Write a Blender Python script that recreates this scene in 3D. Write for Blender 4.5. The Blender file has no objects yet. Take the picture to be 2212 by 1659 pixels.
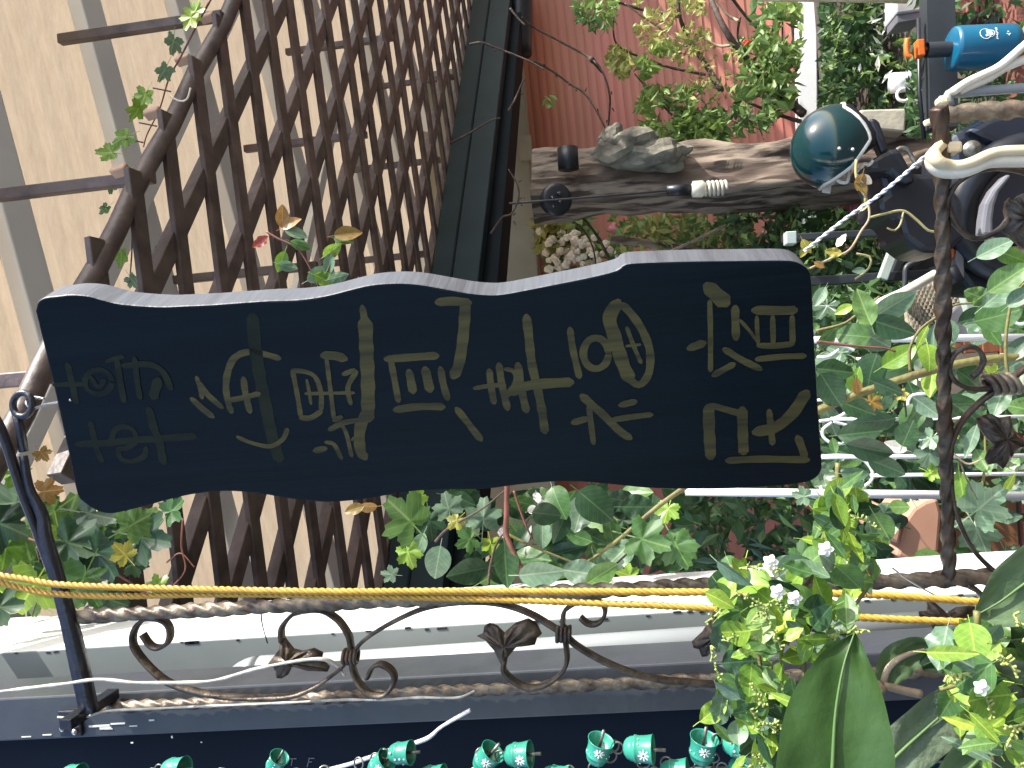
import bpy, bmesh, math, random
from mathutils import Vector, Matrix, noise
S = bpy.context.scene
col = S.collection
R = math.radians
rnd = random.Random(7)

# ------------------------------------------------------------------ camera, world, sun, exposure
PITCH, ROLL, FPX = R(7), R(4.5), 1597.3
CAM = Vector((0, 0, 1.6))
FW = Vector((0, math.cos(PITCH), math.sin(PITCH)))
RT = Vector((1, 0, 0))
UPV = RT.cross(FW)
IML = math.cos(ROLL) * UPV + math.sin(ROLL) * RT      # the phone was held turned: world up lies to the left of the picture
IMT = math.cos(ROLL) * RT - math.sin(ROLL) * UPV
cd = bpy.data.cameras.new('camera'); cam = bpy.data.objects.new('camera', cd); col.objects.link(cam)
cd.sensor_width = 36; cd.lens = 36 * FPX / 2212; cd.clip_end = 300; cd.clip_start = 0.05
m = Matrix((( -IML.x, IMT.x, -FW.x, CAM.x), (-IML.y, IMT.y, -FW.y, CAM.y), (-IML.z, IMT.z, -FW.z, CAM.z), (0, 0, 0, 1)))
cam.matrix_world = m
S.camera = cam
SUN = Vector((0.74, -0.21, 0.64)).normalized()
w = bpy.data.worlds.new('World'); S.world = w; w.use_nodes = True
nt = w.node_tree; nt.nodes.clear()
sky = nt.nodes.new('ShaderNodeTexSky'); sky.sky_type = 'NISHITA'; sky.sun_disc = False
sky.sun_elevation = math.asin(SUN.z); sky.sun_rotation = math.atan2(SUN.x, SUN.y)
sky.dust_density = 2.0; sky.air_density = 1.0; sky.ozone_density = 1.0
bg = nt.nodes.new('ShaderNodeBackground'); bg.inputs[1].default_value = 0.15
wo = nt.nodes.new('ShaderNodeOutputWorld')
nt.links.new(sky.outputs[0], bg.inputs[0]); nt.links.new(bg.outputs[0], wo.inputs[0])
sd = bpy.data.lights.new('sun', 'SUN'); sd.energy = 3.4; sd.angle = R(0.5); sd.color = (1, 0.95, 0.87)
so = bpy.data.objects.new('sun', sd); col.objects.link(so)
so.rotation_euler = SUN.to_track_quat('Z', 'Y').to_euler()
S.render.engine = 'CYCLES'
S.view_settings.view_transform = 'Standard'; S.view_settings.look = 'None'; S.view_settings.gamma = 1
S.view_settings.exposure = 1.45

# ------------------------------------------------------------------ picking real places
def ray(x, y):
    d = FW * FPX + IMT * (829.5 - y) + IML * (1106 - x)
    return d / d.y
def at(x, y, d): return CAM + ray(x, y) * d           # the point d metres ahead
def onplane(x, y, P0, n):
    d = ray(x, y); return CAM + d * ((P0 - CAM).dot(n) / d.dot(n))
def pxm(d): return d / FPX                            # metres per overview pixel at depth d

# ------------------------------------------------------------------ materials
def mat(name, c1, c2=None, rough=.6, scale=8, stretch=(1, 1, 1), bump=0, bscale=None, metal=0, detail=5,
        lo=.35, hi=.65, trans=0, coat=0, spec=.5, ovar=0, c3=None, vein=False, coords='Object'):
    M = bpy.data.materials.new(name); M.use_nodes = True
    n = M.node_tree.nodes; l = M.node_tree.links
    b = n['Principled BSDF']; b.inputs['Roughness'].default_value = rough
    b.inputs['Metallic'].default_value = metal
    b.inputs['Coat Weight'].default_value = coat
    b.inputs['Specular IOR Level'].default_value = spec
    tc = n.new('ShaderNodeTexCoord'); mp = n.new('ShaderNodeMapping'); mp.inputs['Scale'].default_value = stretch
    l.new(tc.outputs[coords], mp.inputs[0])
    out = None
    if c2 is None: c2 = tuple(x * .8 for x in c1)
    nz = n.new('ShaderNodeTexNoise'); nz.inputs['Scale'].default_value = scale; nz.inputs['Detail'].default_value = detail
    l.new(mp.outputs[0], nz.inputs['Vector'])
    cr = n.new('ShaderNodeValToRGB'); cr.color_ramp.elements[0].position = lo; cr.color_ramp.elements[1].position = hi
    cr.color_ramp.elements[0].color = (*c2, 1); cr.color_ramp.elements[1].color = (*c1, 1)
    l.new(nz.outputs[0], cr.inputs[0]); out = cr.outputs[0]
    if c3:
        n2 = n.new('ShaderNodeTexNoise'); n2.inputs['Scale'].default_value = scale * .33; n2.inputs['Detail'].default_value = 6
        l.new(mp.outputs[0], n2.inputs['Vector'])
        r2 = n.new('ShaderNodeValToRGB'); r2.color_ramp.elements[0].position = .52; r2.color_ramp.elements[1].position = .66
        l.new(n2.outputs[0], r2.inputs[0])
        mx = n.new('ShaderNodeMix'); mx.data_type = 'RGBA'; l.new(r2.outputs[0], mx.inputs[0])
        l.new(out, mx.inputs[6]); mx.inputs[7].default_value = (*c3, 1); out = mx.outputs[2]
    if vein:      # lighter midrib and side veins, by the leaf's own length and width
        sx = n.new('ShaderNodeSeparateXYZ'); l.new(tc.outputs['Object'], sx.inputs[0])
        ab = n.new('ShaderNodeMath'); ab.operation = 'ABSOLUTE'; l.new(sx.outputs[0], ab.inputs[0])
        mid = n.new('ShaderNodeMath'); mid.operation = 'LESS_THAN'; l.new(ab.outputs[0], mid.inputs[0]); mid.inputs[1].default_value = .016
        t1 = n.new('ShaderNodeMath'); t1.operation = 'MULTIPLY_ADD'; l.new(ab.outputs[0], t1.inputs[0]); t1.inputs[1].default_value = -.8
        l.new(sx.outputs[1], t1.inputs[2])
        t2 = n.new('ShaderNodeMath'); t2.operation = 'MULTIPLY'; l.new(t1.outputs[0], t2.inputs[0]); t2.inputs[1].default_value = 48
        t3 = n.new('ShaderNodeMath'); t3.operation = 'SINE'; l.new(t2.outputs[0], t3.inputs[0])
        t4 = n.new('ShaderNodeMapRange'); l.new(t3.outputs[0], t4.inputs[0]); t4.inputs[1].default_value = .85; t4.inputs[2].default_value = 1; t4.inputs[4].default_value = .45
        mxv = n.new('ShaderNodeMath'); mxv.operation = 'MAXIMUM'; l.new(mid.outputs[0], mxv.inputs[0]); l.new(t4.outputs[0], mxv.inputs[1])
        sc_ = n.new('ShaderNodeMath'); sc_.operation = 'MULTIPLY'; l.new(mxv.outputs[0], sc_.inputs[0]); sc_.inputs[1].default_value = .5
        mv = n.new('ShaderNodeMix'); mv.data_type = 'RGBA'; l.new(sc_.outputs[0], mv.inputs[0]); l.new(out, mv.inputs[6])
        mv.inputs[7].default_value = (min(1, c1[0] * 2.2 + .05), min(1, c1[1] * 1.7 + .06), c1[2] * 2 + .03, 1); out = mv.outputs[2]
    if ovar:
        oi = n.new('ShaderNodeObjectInfo'); hs = n.new('ShaderNodeHueSaturation')
        mr = n.new('ShaderNodeMapRange'); l.new(oi.outputs['Random'], mr.inputs[0])
        mr.inputs[3].default_value = 1 - ovar; mr.inputs[4].default_value = 1 + ovar
        l.new(mr.outputs[0], hs.inputs['Value'])
        m2 = n.new('ShaderNodeMapRange'); l.new(oi.outputs['Random'], m2.inputs[0])
        m2.inputs[3].default_value = .5 + ovar * .06; m2.inputs[4].default_value = .5 - ovar * .06
        l.new(m2.outputs[0], hs.inputs['Hue'])
        l.new(out, hs.inputs['Color']); out = hs.outputs[0]
    l.new(out, b.inputs['Base Color'])
    if bump:
        bn = n.new('ShaderNodeBump'); bn.inputs['Strength'].default_value = bump; bn.inputs['Distance'].default_value = .01
        nb = n.new('ShaderNodeTexNoise'); nb.inputs['Scale'].default_value = bscale or scale * 3; nb.inputs['Detail'].default_value = 6
        l.new(mp.outputs[0], nb.inputs['Vector']); l.new(nb.outputs[0], bn.inputs['Height']); l.new(bn.outputs[0], b.inputs['Normal'])
    if trans:
        tr = n.new('ShaderNodeBsdfTranslucent'); ms = n.new('ShaderNodeMixShader'); ms.inputs[0].default_value = trans
        l.new(out, tr.inputs[0])
        l.new(b.outputs[0], ms.inputs[1]); l.new(tr.outputs[0], ms.inputs[2]); l.new(ms.outputs[0], n['Material Output'].inputs[0])
    return M

M = {}
M['sign'] = mat('black_stained_board', (.0030, .0092, .0150), (.0018, .0060, .0105), rough=.5, scale=26, stretch=(1, 1, .035), bump=.5, bscale=50, spec=.13)
M['sign_edge_lit'] = mat('sunlit_board_edge', (.085, .093, .11), (.06, .066, .08), rough=.5, scale=60, stretch=(.1, .1, 1), bump=.25, bscale=70, spec=.6)  # paler than the board: sunlight on the edge is put into the colour
M['letter'] = mat('old_gold_paint', (.092, .078, .030), (.036, .034, .018), spec=.2, rough=.6, scale=70, stretch=(1, 1, .1), lo=.3, hi=.6, bump=.2)
M['letter_dim'] = mat('faded_gold_paint', (.021, .025, .014), (.007, .011, .010), spec=.15, rough=.6, scale=45, stretch=(1, 1, .3), lo=.3, hi=.65)
M['black_iron'] = mat('black_painted_iron', (.014, .016, .028), (.008, .009, .016), rough=.32, scale=60, spec=.6, bump=.15)
M['chrome'] = mat('bright_zinc', (.75, .74, .72), (.5, .5, .5), rough=.22, metal=1, scale=40)
M['bronze'] = mat('rusty_bronzed_iron', (.12, .095, .07), (.03, .022, .018), rough=.42, scale=45, metal=.4, bump=.25, bscale=120, c3=(.075, .045, .03))
M['bronze_pale'] = mat('pale_worn_iron', (.27, .225, .165), (.06, .042, .034), rough=.45, scale=38, metal=.45, bump=.2, bscale=120, c3=(.2, .15, .11))
M['rope'] = mat('yellow_nylon_rope', (.60, .37, .06), (.46, .27, .04), rough=.45, scale=70, spec=.6)
M['string'] = mat('white_string', (.78, .78, .8), (.5, .52, .6), rough=.7, scale=120)
M['wire'] = mat('white_covered_wire', (.62, .6, .54), (.35, .33, .28), rough=.5, scale=60)
M['white_steel'] = mat('white_painted_steel', (.80, .80, .79), (.68, .69, .70), rough=.4, scale=3, lo=.2, hi=.5, bump=.05)
M['shaded_steel'] = mat('white_steel_in_shade', (.22, .25, .245), (.18, .205, .205), rough=.55, scale=4, c3=(.25, .275, .27))  # front of the white post, with its shade put into the colour
M['pvc'] = mat('grey_white_pvc', (.27, .30, .31), (.25, .275, .29), rough=.35, scale=5)
M['black_post'] = mat('black_satin_paint', (.052, .058, .066), (.034, .040, .048), rough=.4, scale=12, spec=.6, bump=.1, c3=(.045, .05, .065))
M['panel_shade'] = mat('black_panel_in_shade', (.004, .009, .020), (.003, .007, .016), rough=.7, scale=5, spec=.15)  # same black as the frame post, darkened in colour for the shade inside
M['scuff'] = mat('white_scuffs', (.75, .75, .75), rough=.6)
M['brown_wood'] = mat('dark_brown_stained_wood', (.135, .10, .095), (.06, .045, .046), rough=.5, scale=14, stretch=(1, 1, 1), bump=.3, ovar=.22, c3=(.12, .09, .08))
M['cut_end'] = mat('cut_wood_end', (.55, .38, .28), (.42, .27, .2), rough=.8)
M['log'] = mat('old_weathered_log', (.27, .215, .165), (.05, .034, .026), rough=.9, scale=24, stretch=(1, 1, .16), bump=1.0, bscale=14, c3=(.12, .085, .065), lo=.42, hi=.56)
M['rock'] = mat('grey_rock', (.22, .205, .16), (.07, .065, .05), rough=.9, scale=9, bump=.9)
M['grey_beam'] = mat('grey_painted_beam', (.84, .88, .92), (.76, .80, .84), rough=.5, scale=3)
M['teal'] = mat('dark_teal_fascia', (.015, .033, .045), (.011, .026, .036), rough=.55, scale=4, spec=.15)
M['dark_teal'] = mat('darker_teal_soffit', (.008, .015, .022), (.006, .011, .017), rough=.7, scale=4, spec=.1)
M['beige'] = mat('beige_render', (.33, .31, .25), (.27, .255, .21), rough=.75, scale=3)
M['red_siding'] = mat('red_wood_grain_siding', (.50, .185, .13), (.33, .105, .075), rough=.6, scale=5, stretch=(.12, 1, 2.6), detail=8, lo=.3, hi=.7, bump=.15, c3=(.40, .13, .09), coords='Object', ovar=.09)
M['ground'] = mat('dark_paving', (.085, .07, .055), (.045, .037, .03), rough=.85, scale=3, bump=.3)
M['soil'] = mat('dark_brown_earth', (.07, .05, .035), (.03, .022, .016), rough=.9, scale=9)
M['bark'] = mat('dark_bark', (.10, .07, .055), (.04, .028, .024), rough=.8, scale=30, bump=.5)
M['twig'] = mat('pale_dry_twig', (.42, .33, .24), (.26, .19, .13), rough=.8, scale=40)
M['green_stem'] = mat('green_vine_stem', (.17, .165, .05), (.12, .10, .04), rough=.6, scale=30, bump=.3)
M['red_stem'] = mat('red_brown_stem', (.21, .08, .06), (.13, .05, .04), rough=.6, scale=30)
M['tendril'] = mat('yellow_tendril', (.38, .35, .15), (.28, .26, .12), rough=.6)
LV = dict(trans=.32, rough=.38, scale=5, vein=True, ovar=.28)
M['leaf_dark'] = mat('leaf_dark', (.035, .09, .034), (.022, .06, .03), **LV)
M['leaf_mid'] = mat('leaf_mid', (.10, .21, .055), (.065, .145, .045), **LV)
M['leaf_light'] = mat('leaf_light', (.24, .40, .055), (.15, .29, .045), **LV)
M['leaf_bright'] = mat('leaf_bright', (.30, .43, .05), (.2, .33, .04), **LV)
M['leaf_pale'] = mat('leaf_pale', (.15, .245, .15), (.10, .185, .12), **LV)
M['leaf_yellow'] = mat('leaf_yellow', (.42, .38, .08), (.3, .29, .06), **LV)
M['leaf_orange'] = mat('leaf_orange', (.36, .21, .06), (.24, .17, .05), **LV)
M['leaf_red'] = mat('leaf_red', (.36, .07, .05), (.3, .09, .05), **LV)
M['leaf_big'] = mat('leaf_big', (.035, .088, .028), (.022, .062, .024), trans=.25, rough=.42, scale=4, vein=True)
M['leaf_grey'] = mat('leaf_grey_green', (.16, .205, .13), (.10, .145, .095), trans=.15, rough=.6, scale=9, vein=True, bump=.5, bscale=20)
M['hedge1'] = mat('hedge_leaf', (.085, .17, .055), (.035, .085, .035), trans=.25, rough=.5, scale=3)
M['hedge2'] = mat('hedge_leaf_light', (.24, .34, .09), (.10, .2, .07), trans=.3, rough=.5, scale=3)
M['hedge3'] = mat('hedge_leaf_yellow', (.42, .40, .13), (.2, .26, .08), trans=.3, rough=.5, scale=3)
M['petal_white'] = mat('white_petal', (.85, .85, .82), (.78, .76, .7), rough=.6, trans=.3)
M['petal_cream'] = mat('cream_petal', (.85, .80, .70), (.72, .62, .5), rough=.7, trans=.3)
M['pink'] = mat('pink_plastic', (.62, .22, .25), (.5, .17, .2), rough=.5)
M['bell'] = mat('teal_green_enamel', (.035, .28, .195), (.025, .21, .15), rough=.3, scale=10, spec=.6, c3=(.07, .40, .30))
M['white_paint'] = mat('white_paint', (.82, .84, .83), (.7, .75, .73), rough=.5, scale=60)
M['bell_metal'] = mat('dull_metal', (.25, .25, .22), (.12, .12, .11), rough=.4, metal=.7, scale=60)
M['helmet'] = mat('dark_green_gloss', (.004, .030, .034), (.003, .026, .030), rough=.14, coat=.45, spec=.4, scale=3)
M['black_plastic'] = mat('black_plastic', (.015, .018, .026), (.009, .011, .017), rough=.38, spec=.5, scale=12)
M['black_gloss'] = mat('black_gloss_paint', (.012, .018, .032), (.010, .014, .025), rough=.15, coat=.7, scale=6)
M['grey_plastic'] = mat('grey_plastic', (.17, .17, .19), (.13, .13, .15), rough=.45)
M['trim'] = mat('pale_edge_trim', (.62, .62, .58), (.4, .4, .38), rough=.4)
M['red_lens'] = mat('red_lens', (.5, .04, .02), rough=.25, coat=.5)
M['blue_bottle'] = mat('blue_plastic', (.003, .125, .225), (.003, .10, .19), rough=.28, spec=.6, coat=.3)
M['orange'] = mat('orange_plastic', (.75, .17, .02), (.6, .13, .02), rough=.4)
M['cream'] = mat('cream_wood', (.80, .68, .45), (.62, .5, .32), rough=.5, scale=20)
M['cream_white'] = mat('cream_white', (.80, .76, .66), (.65, .58, .45), rough=.5, scale=20)
M['white_iron'] = mat('white_enamel_iron', (.80, .82, .85), (.7, .72, .75), rough=.3, scale=10, spec=.6)
M['terracotta'] = mat('terracotta', (.55, .30, .21), (.48, .255, .175), rough=.7, scale=5)
M['wicker'] = mat('beige_wicker', (.50, .45, .36), (.36, .32, .25), rough=.7, scale=30)
M['frame_dark'] = mat('dark_slate_metal', (.035, .042, .05), (.025, .03, .038), rough=.4)
M['frame_pale'] = mat('pale_green_metal', (.42, .5, .46), (.36, .43, .4), rough=.45)
M['stone_box'] = mat('pale_stone', (.50, .46, .36), (.38, .35, .28), rough=.8, scale=12, bump=.3)
M['brick'] = mat('old_red_brick', (.27, .095, .07), (.17, .06, .05), rough=.85, scale=14, bump=.5, ovar=.2)
M['orange_wood'] = mat('orange_brown_wood', (.30, .12, .055), (.17, .065, .035), rough=.55, scale=8, stretch=(.2, 1, 2), bump=.2, ovar=.2)
M['glass'] = mat('dark_glass', (.02, .025, .03), rough=.1, coat=1)
M['lamp_glass'] = mat('white_bulb_glass', (.78, .76, .66), rough=.2, coat=.5, trans=.3)
M['concrete'] = mat('grey_concrete', (.42, .42, .43), (.36, .36, .37), rough=.8, bump=.2)
def roof_mat():
    Mx = bpy.data.materials.new('tan_translucent_sheet'); Mx.use_nodes = True
    n = Mx.node_tree.nodes; l = Mx.node_tree.links; b = n['Principled BSDF']
    tc = n.new('ShaderNodeTexCoord'); nz = n.new('ShaderNodeTexNoise'); nz.inputs['Scale'].default_value = 5.5; nz.inputs['Detail'].default_value = 10
    nz.inputs['Roughness'].default_value = .8
    mp = n.new('ShaderNodeMapping'); mp.inputs['Scale'].default_value = (1.6, 7, 3); mp.inputs['Rotation'].default_value = (0, 0, R(20)); l.new(tc.outputs['Object'], mp.inputs[0]); l.new(mp.outputs[0], nz.inputs['Vector'])
    cr = n.new('ShaderNodeValToRGB'); cr.color_ramp.elements[0].position = .3; cr.color_ramp.elements[1].position = .62
    cr.color_ramp.elements[0].color = (.375, .28, .18, 1); cr.color_ramp.elements[1].color = (.48, .37, .25, 1)
    l.new(nz.outputs[0], cr.inputs[0]); l.new(cr.outputs[0], b.inputs['Base Color']); b.inputs['Roughness'].default_value = .5
    tr = n.new('ShaderNodeBsdfTranslucent'); l.new(cr.outputs[0], tr.inputs[0])
    ms = n.new('ShaderNodeMixShader'); ms.inputs[0].default_value = .55
    l.new(b.outputs[0], ms.inputs[1]); l.new(tr.outputs[0], ms.inputs[2]); l.new(ms.outputs[0], n['Material Output'].inputs[0])
    return Mx
M['roof'] = roof_mat()

# ------------------------------------------------------------------ object helpers
def mesh(name, v, f, smooth=False):
    me = bpy.data.meshes.new(name); me.from_pydata([tuple(p) for p in v], [], f); me.update()
    if smooth: me.shade_smooth()
    return me
def adopt(o, parent):
    if parent is not None:
        o.parent = parent; o.matrix_parent_inverse = Matrix.Translation(parent['base']).inverted() if 'base' in parent else Matrix()
def ob(name, v, f, m, parent=None, smooth=False):
    me = mesh(name, v, f, smooth); o = bpy.data.objects.new(name, me); col.objects.link(o)
    me.materials.append(M[m] if isinstance(m, str) else m); adopt(o, parent); return o
def tag(o, label=None, cat=None, group=None, kind=None):
    if label: o['label'] = label
    if cat: o['category'] = cat
    if group: o['group'] = group
    if kind: o['kind'] = kind
    return o
ROOTS = []
def thing(name, label, cat, base=(0, 0, 0), group=None):
    o = bpy.data.objects.new(name, None); col.objects.link(o); o.empty_display_size = .05
    o.location = base; o['base'] = tuple(base); ROOTS.append(o)
    return tag(o, label, cat, group)
class MB:
    def __init__(s): s.v = []; s.f = []
    def add(s, v, f):
        k = len(s.v); s.v += [Vector(p) for p in v]; s.f += [tuple(i + k for i in q) for q in f]; return s
    def build(s, name, m, parent=None, smooth=False): return ob(name, s.v, s.f, m, parent, smooth)
def box(c, ax, ay, az):
    c, ax, ay, az = Vector(c), Vector(ax), Vector(ay), Vector(az)
    v = [c + ax * i + ay * j + az * k for i in (-1, 1) for j in (-1, 1) for k in (-1, 1)]
    return v, [(0, 1, 3, 2), (4, 6, 7, 5), (0, 4, 5, 1), (2, 3, 7, 6), (0, 2, 6, 4), (1, 5, 7, 3)]
def boxmm(a, b):
    a, b = Vector(a), Vector(b); h = (b - a) / 2
    return box((a + b) / 2, (h.x, 0, 0), (0, h.y, 0), (0, 0, h.z))
def bar(p, q, w, t, up=Vector((0, 0, 1))):
    p, q = Vector(p), Vector(q); d = (q - p); n = d.normalized(); s = n.cross(up).normalized(); u = s.cross(n)
    return box((p + q) / 2, d / 2, s * w / 2, u * t / 2)
def bevelled(name, v, f, m, parent=None, off=.003, seg=2, smooth=False):
    o = ob(name, v, f, m, parent)
    bm = bmesh.new(); bm.from_mesh(o.data); bmesh.ops.recalc_face_normals(bm, faces=bm.faces)
    es = [e for e in bm.edges if len(e.link_faces) == 2 and e.calc_face_angle(0) > .5]
    bmesh.ops.bevel(bm, geom=es, offset=off, segments=seg, affect='EDGES', profile=.5); bm.to_mesh(o.data); bm.free()
    if smooth: o.data.shade_smooth()
    return o
def crom(pts, n=8):
    pts = [Vector(p) for p in pts]
    if len(pts) < 3:
        return [pts[0].lerp(pts[-1], i / n) for i in range(n + 1)]
    out = []; P = [pts[0] * 2 - pts[1]] + pts + [pts[-1] * 2 - pts[-2]]
    for i in range(1, len(P) - 2):
        a, b, c, d = P[i - 1:i + 3]
        for k in range(n):
            t = k / n
            out.append(.5 * ((2 * b) + (c - a) * t + (2 * a - 5 * b + 4 * c - d) * t * t + (3 * b - a - 3 * c + d) * t ** 3))
    out.append(pts[-1]); return out
def resample(pts, step):
    out = [pts[0]]; acc = 0
    for a, b in zip(pts, pts[1:]):
        L = (b - a).length
        if L == 0: continue
        t = step - acc
        while t <= L:
            out.append(a.lerp(b, t / L)); t += step
        acc = L - (t - step)
    if (out[-1] - pts[-1]).length > step * .3: out.append(pts[-1])
    return out
def circ(r, n=8, rx=1, ry=1): return [(r * rx * math.cos(2 * math.pi * i / n), r * ry * math.sin(2 * math.pi * i / n)) for i in range(n)]
def sweep(path, sec, up=None, twist=0, scale=None):
    path = [Vector(p) for p in path]; N = len(path); v = []; f = []; k = len(sec)
    s = None; L = 0
    for i, p in enumerate(path):
        t = (path[min(i + 1, N - 1)] - path[max(i - 1, 0)]).normalized()
        if up is not None: s = t.cross(up).normalized(); u = s.cross(t)
        else:
            if s is None: s = t.orthogonal().normalized()
            s = (s - t * s.dot(t)).normalized(); u = t.cross(s)
        if i: L += (p - path[i - 1]).length
        a = twist * L; ca, sa = math.cos(a), math.sin(a); q = scale(i / (N - 1), L) if scale else 1
        for x, y in sec:
            v.append(p + (s * (x * ca - y * sa) + u * (x * sa + y * ca)) * q)
        if i:
            for j in range(k):
                f.append(((i - 1) * k + j, (i - 1) * k + (j + 1) % k, i * k + (j + 1) % k, i * k + j))
    f.append(tuple(range(k - 1, -1, -1))); f.append(tuple((N - 1) * k + j for j in range(k)))
    return v, f
def tube(pts, r, n=6, taper=None): return sweep(pts, circ(r, n), scale=(lambda t, L: 1 + (taper - 1) * t) if taper is not None else None)
def lathe(prof, n=20, c=(0, 0, 0), ax=Vector((0, 0, 1))):
    ax = ax.normalized(); s = ax.orthogonal().normalized(); u = ax.cross(s); c = Vector(c); v = []; f = []
    for r, h in prof:
        for i in range(n):
            a = 2 * math.pi * i / n; v.append(c + ax * h + (s * math.cos(a) + u * math.sin(a)) * r)
    for k in range(len(prof) - 1):
        for i in range(n): f.append((k * n + i, k * n + (i + 1) % n, (k + 1) * n + (i + 1) % n, (k + 1) * n + i))
    return v, f
def torus(c, R0, r0, nrm, n=24, k=8, a0=0, a1=2 * math.pi):
    nrm = nrm.normalized(); s = nrm.orthogonal().normalized(); u = nrm.cross(s); c = Vector(c)
    full = abs(a1 - a0 - 2 * math.pi) < .01; v = []; f = []; N = n if full else n + 1
    for i in range(N):
        a = a0 + (a1 - a0) * i / n; d = s * math.cos(a) + u * math.sin(a)
        for j in range(k):
            b = 2 * math.pi * j / k; v.append(c + d * (R0 + r0 * math.cos(b)) + nrm * r0 * math.sin(b))
    for i in range(n if full else n):
        for j in range(k):
            f.append((i * k + j, ((i + 1) % N) * k + j, ((i + 1) % N) * k + (j + 1) % k, i * k + (j + 1) % k))
    return v, f
def extrude(poly, back, bulge=0):
    poly = [Vector(p) for p in poly]; n = len(poly); b = [p + back for p in poly]
    v = poly + b; f = []
    if bulge:
        c = sum(poly, Vector()) / n; mid = [p.lerp(c, .45) - back.normalized() * bulge * .8 for p in poly]
        v += mid + [c - back.normalized() * bulge]
        for i in range(n):
            j = (i + 1) % n; f += [(i, j, 2 * n + j, 2 * n + i), (2 * n + i, 2 * n + j, 3 * n)]
    else: f.append(tuple(range(n)))
    f.append(tuple(range(2 * n - 1, n - 1, -1)))
    for i in range(n): f.append((i, n + i, n + (i + 1) % n, (i + 1) % n))
    return v, f
def pts(lst, fn): return [fn(*q) for q in lst]

# tile coordinates used while measuring the photograph -> overview pixels
T31 = lambda x, y: (x / 3, 1106 + y / 3)
T32 = lambda x, y: (737.3 + x / 3, 1106 + y / 3)
T33 = lambda x, y: (1474.6 + x / 3, 1106 + y / 3)
T21 = lambda x, y: (x / 3, 553 + y / 3)
T22 = lambda x, y: (737.3 + x / 3, 553 + y / 3)
T23 = lambda x, y: (1474.6 + x / 3, 553 + y / 3)
CA = lambda x, y: (1718.2 + x * .2315, 548.6 + y * .2315)
CB = lambda x, y: (1718.2 + x * .2315, 877.8 + y * .2315)
CC = lambda x, y: (1882.8 + x * .1984, y * .1984)
CD = lambda x, y: (1882.8 + x * .1984, 274.3 + y * .1984)
CE = lambda x, y: (1673.2 + x * .2315, 164.6 + y * .2315)
CF = lambda x, y: (1152 + x * .248, y * .248)
CG = lambda x, y: (1828 + x * .2725, 1207 + y * .2725)

# ================================================================== SETTING
def sheet(name, x0, x1, y0, y1, z, m): 
    o = ob(name, [(x0, y0, z), (x1, y0, z), (x1, y1, z), (x0, y1, z)], [(0, 1, 2, 3)], m); o['kind'] = 'structure'; return o
GZ = -.35
sheet('ground', -60, 60, -40, 80, GZ, 'ground')

# --- red siding wall, one board over the other
WY = 6.6
zt = at(1150, 829, WY).z + .12; zb = at(1742, 300, WY).z
t = thing('siding_wall', 'red wood grained siding wall of long lapped boards behind the garden shrubs', 'wall', (0, WY, 0))
nb = 36; h = (zt - zb) / nb
pv, pf = [], []
pl = mesh('plank', [Vector(p) for p in [(-5, -.018, 0), (5.5, -.018, 0), (5.5, -.009, h + .003), (-5, -.009, h + .003), (-5, .03, 0), (5.5, .03, 0), (5.5, .03, h), (-5, .03, h)]],
          [(0, 1, 2, 3), (5, 4, 7, 6), (0, 4, 5, 1), (3, 2, 6, 7), (0, 3, 7, 4), (1, 5, 6, 2)])
pl.materials.append(M['red_siding'])
for i in range(nb):
    o = bpy.data.objects.new('plank', pl); col.objects.link(o); adopt(o, t)
    o.matrix_basis = Matrix.Translation((rnd.uniform(-.04, .04), WY + rnd.uniform(-.002, .002), zb + i * h)) @ Matrix.Rotation(R(-1.2), 4, 'Y')
bevelled('white_sill', *bar(at(1747, 900, WY - .2) , at(1738, -200, WY - .2), .12, .15), 'white_steel', None, .01)
tag(bpy.data.objects['white_sill'], 'long white horizontal beam running under the red siding wall', 'beam')
# dark wall below it with a concrete base
lw = MB(); lw.add(*boxmm((-5, WY - .1, GZ), (5.5, WY + .1, zb - .14))); o = lw.build('garden_wall', 'soil'); tag(o, 'dark low garden wall hidden behind hedges below the white beam', 'wall')

# --- ceiling sheets and grey beams; trellis roof below them (both slope gently down away from the camera)
NT = Vector((-0.0814, .1665, .98268)).normalized()
E1 = Vector((.797, .603, -.036)).normalized(); E2 = Vector((-.9962, -.0442, -.0750)).normalized()
E1 = (E1 - NT * E1.dot(NT)).normalized(); E2 = (E2 - NT * E2.dot(NT)).normalized()
DT = 1.5; KS = DT / 2
T0 = CAM + NT * DT
def UVp(u, v, dz=0): return T0 + E1 * u * KS + E2 * v * KS + NT * dz * KS
def W(x, y, D=DT): return onplane(x, y, CAM + NT * D, NT)
DC = 2.1
t = thing('canopy_roof', 'tan translucent roof sheets on grey beams over the upper terrace', 'roof', (0, 4, 4.4))
def U2(x, y, D):
    p = W(x, y, D); return p
sheet_v = []
SN = NT
g0 = U2(100, 829, DC + .06)
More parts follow.
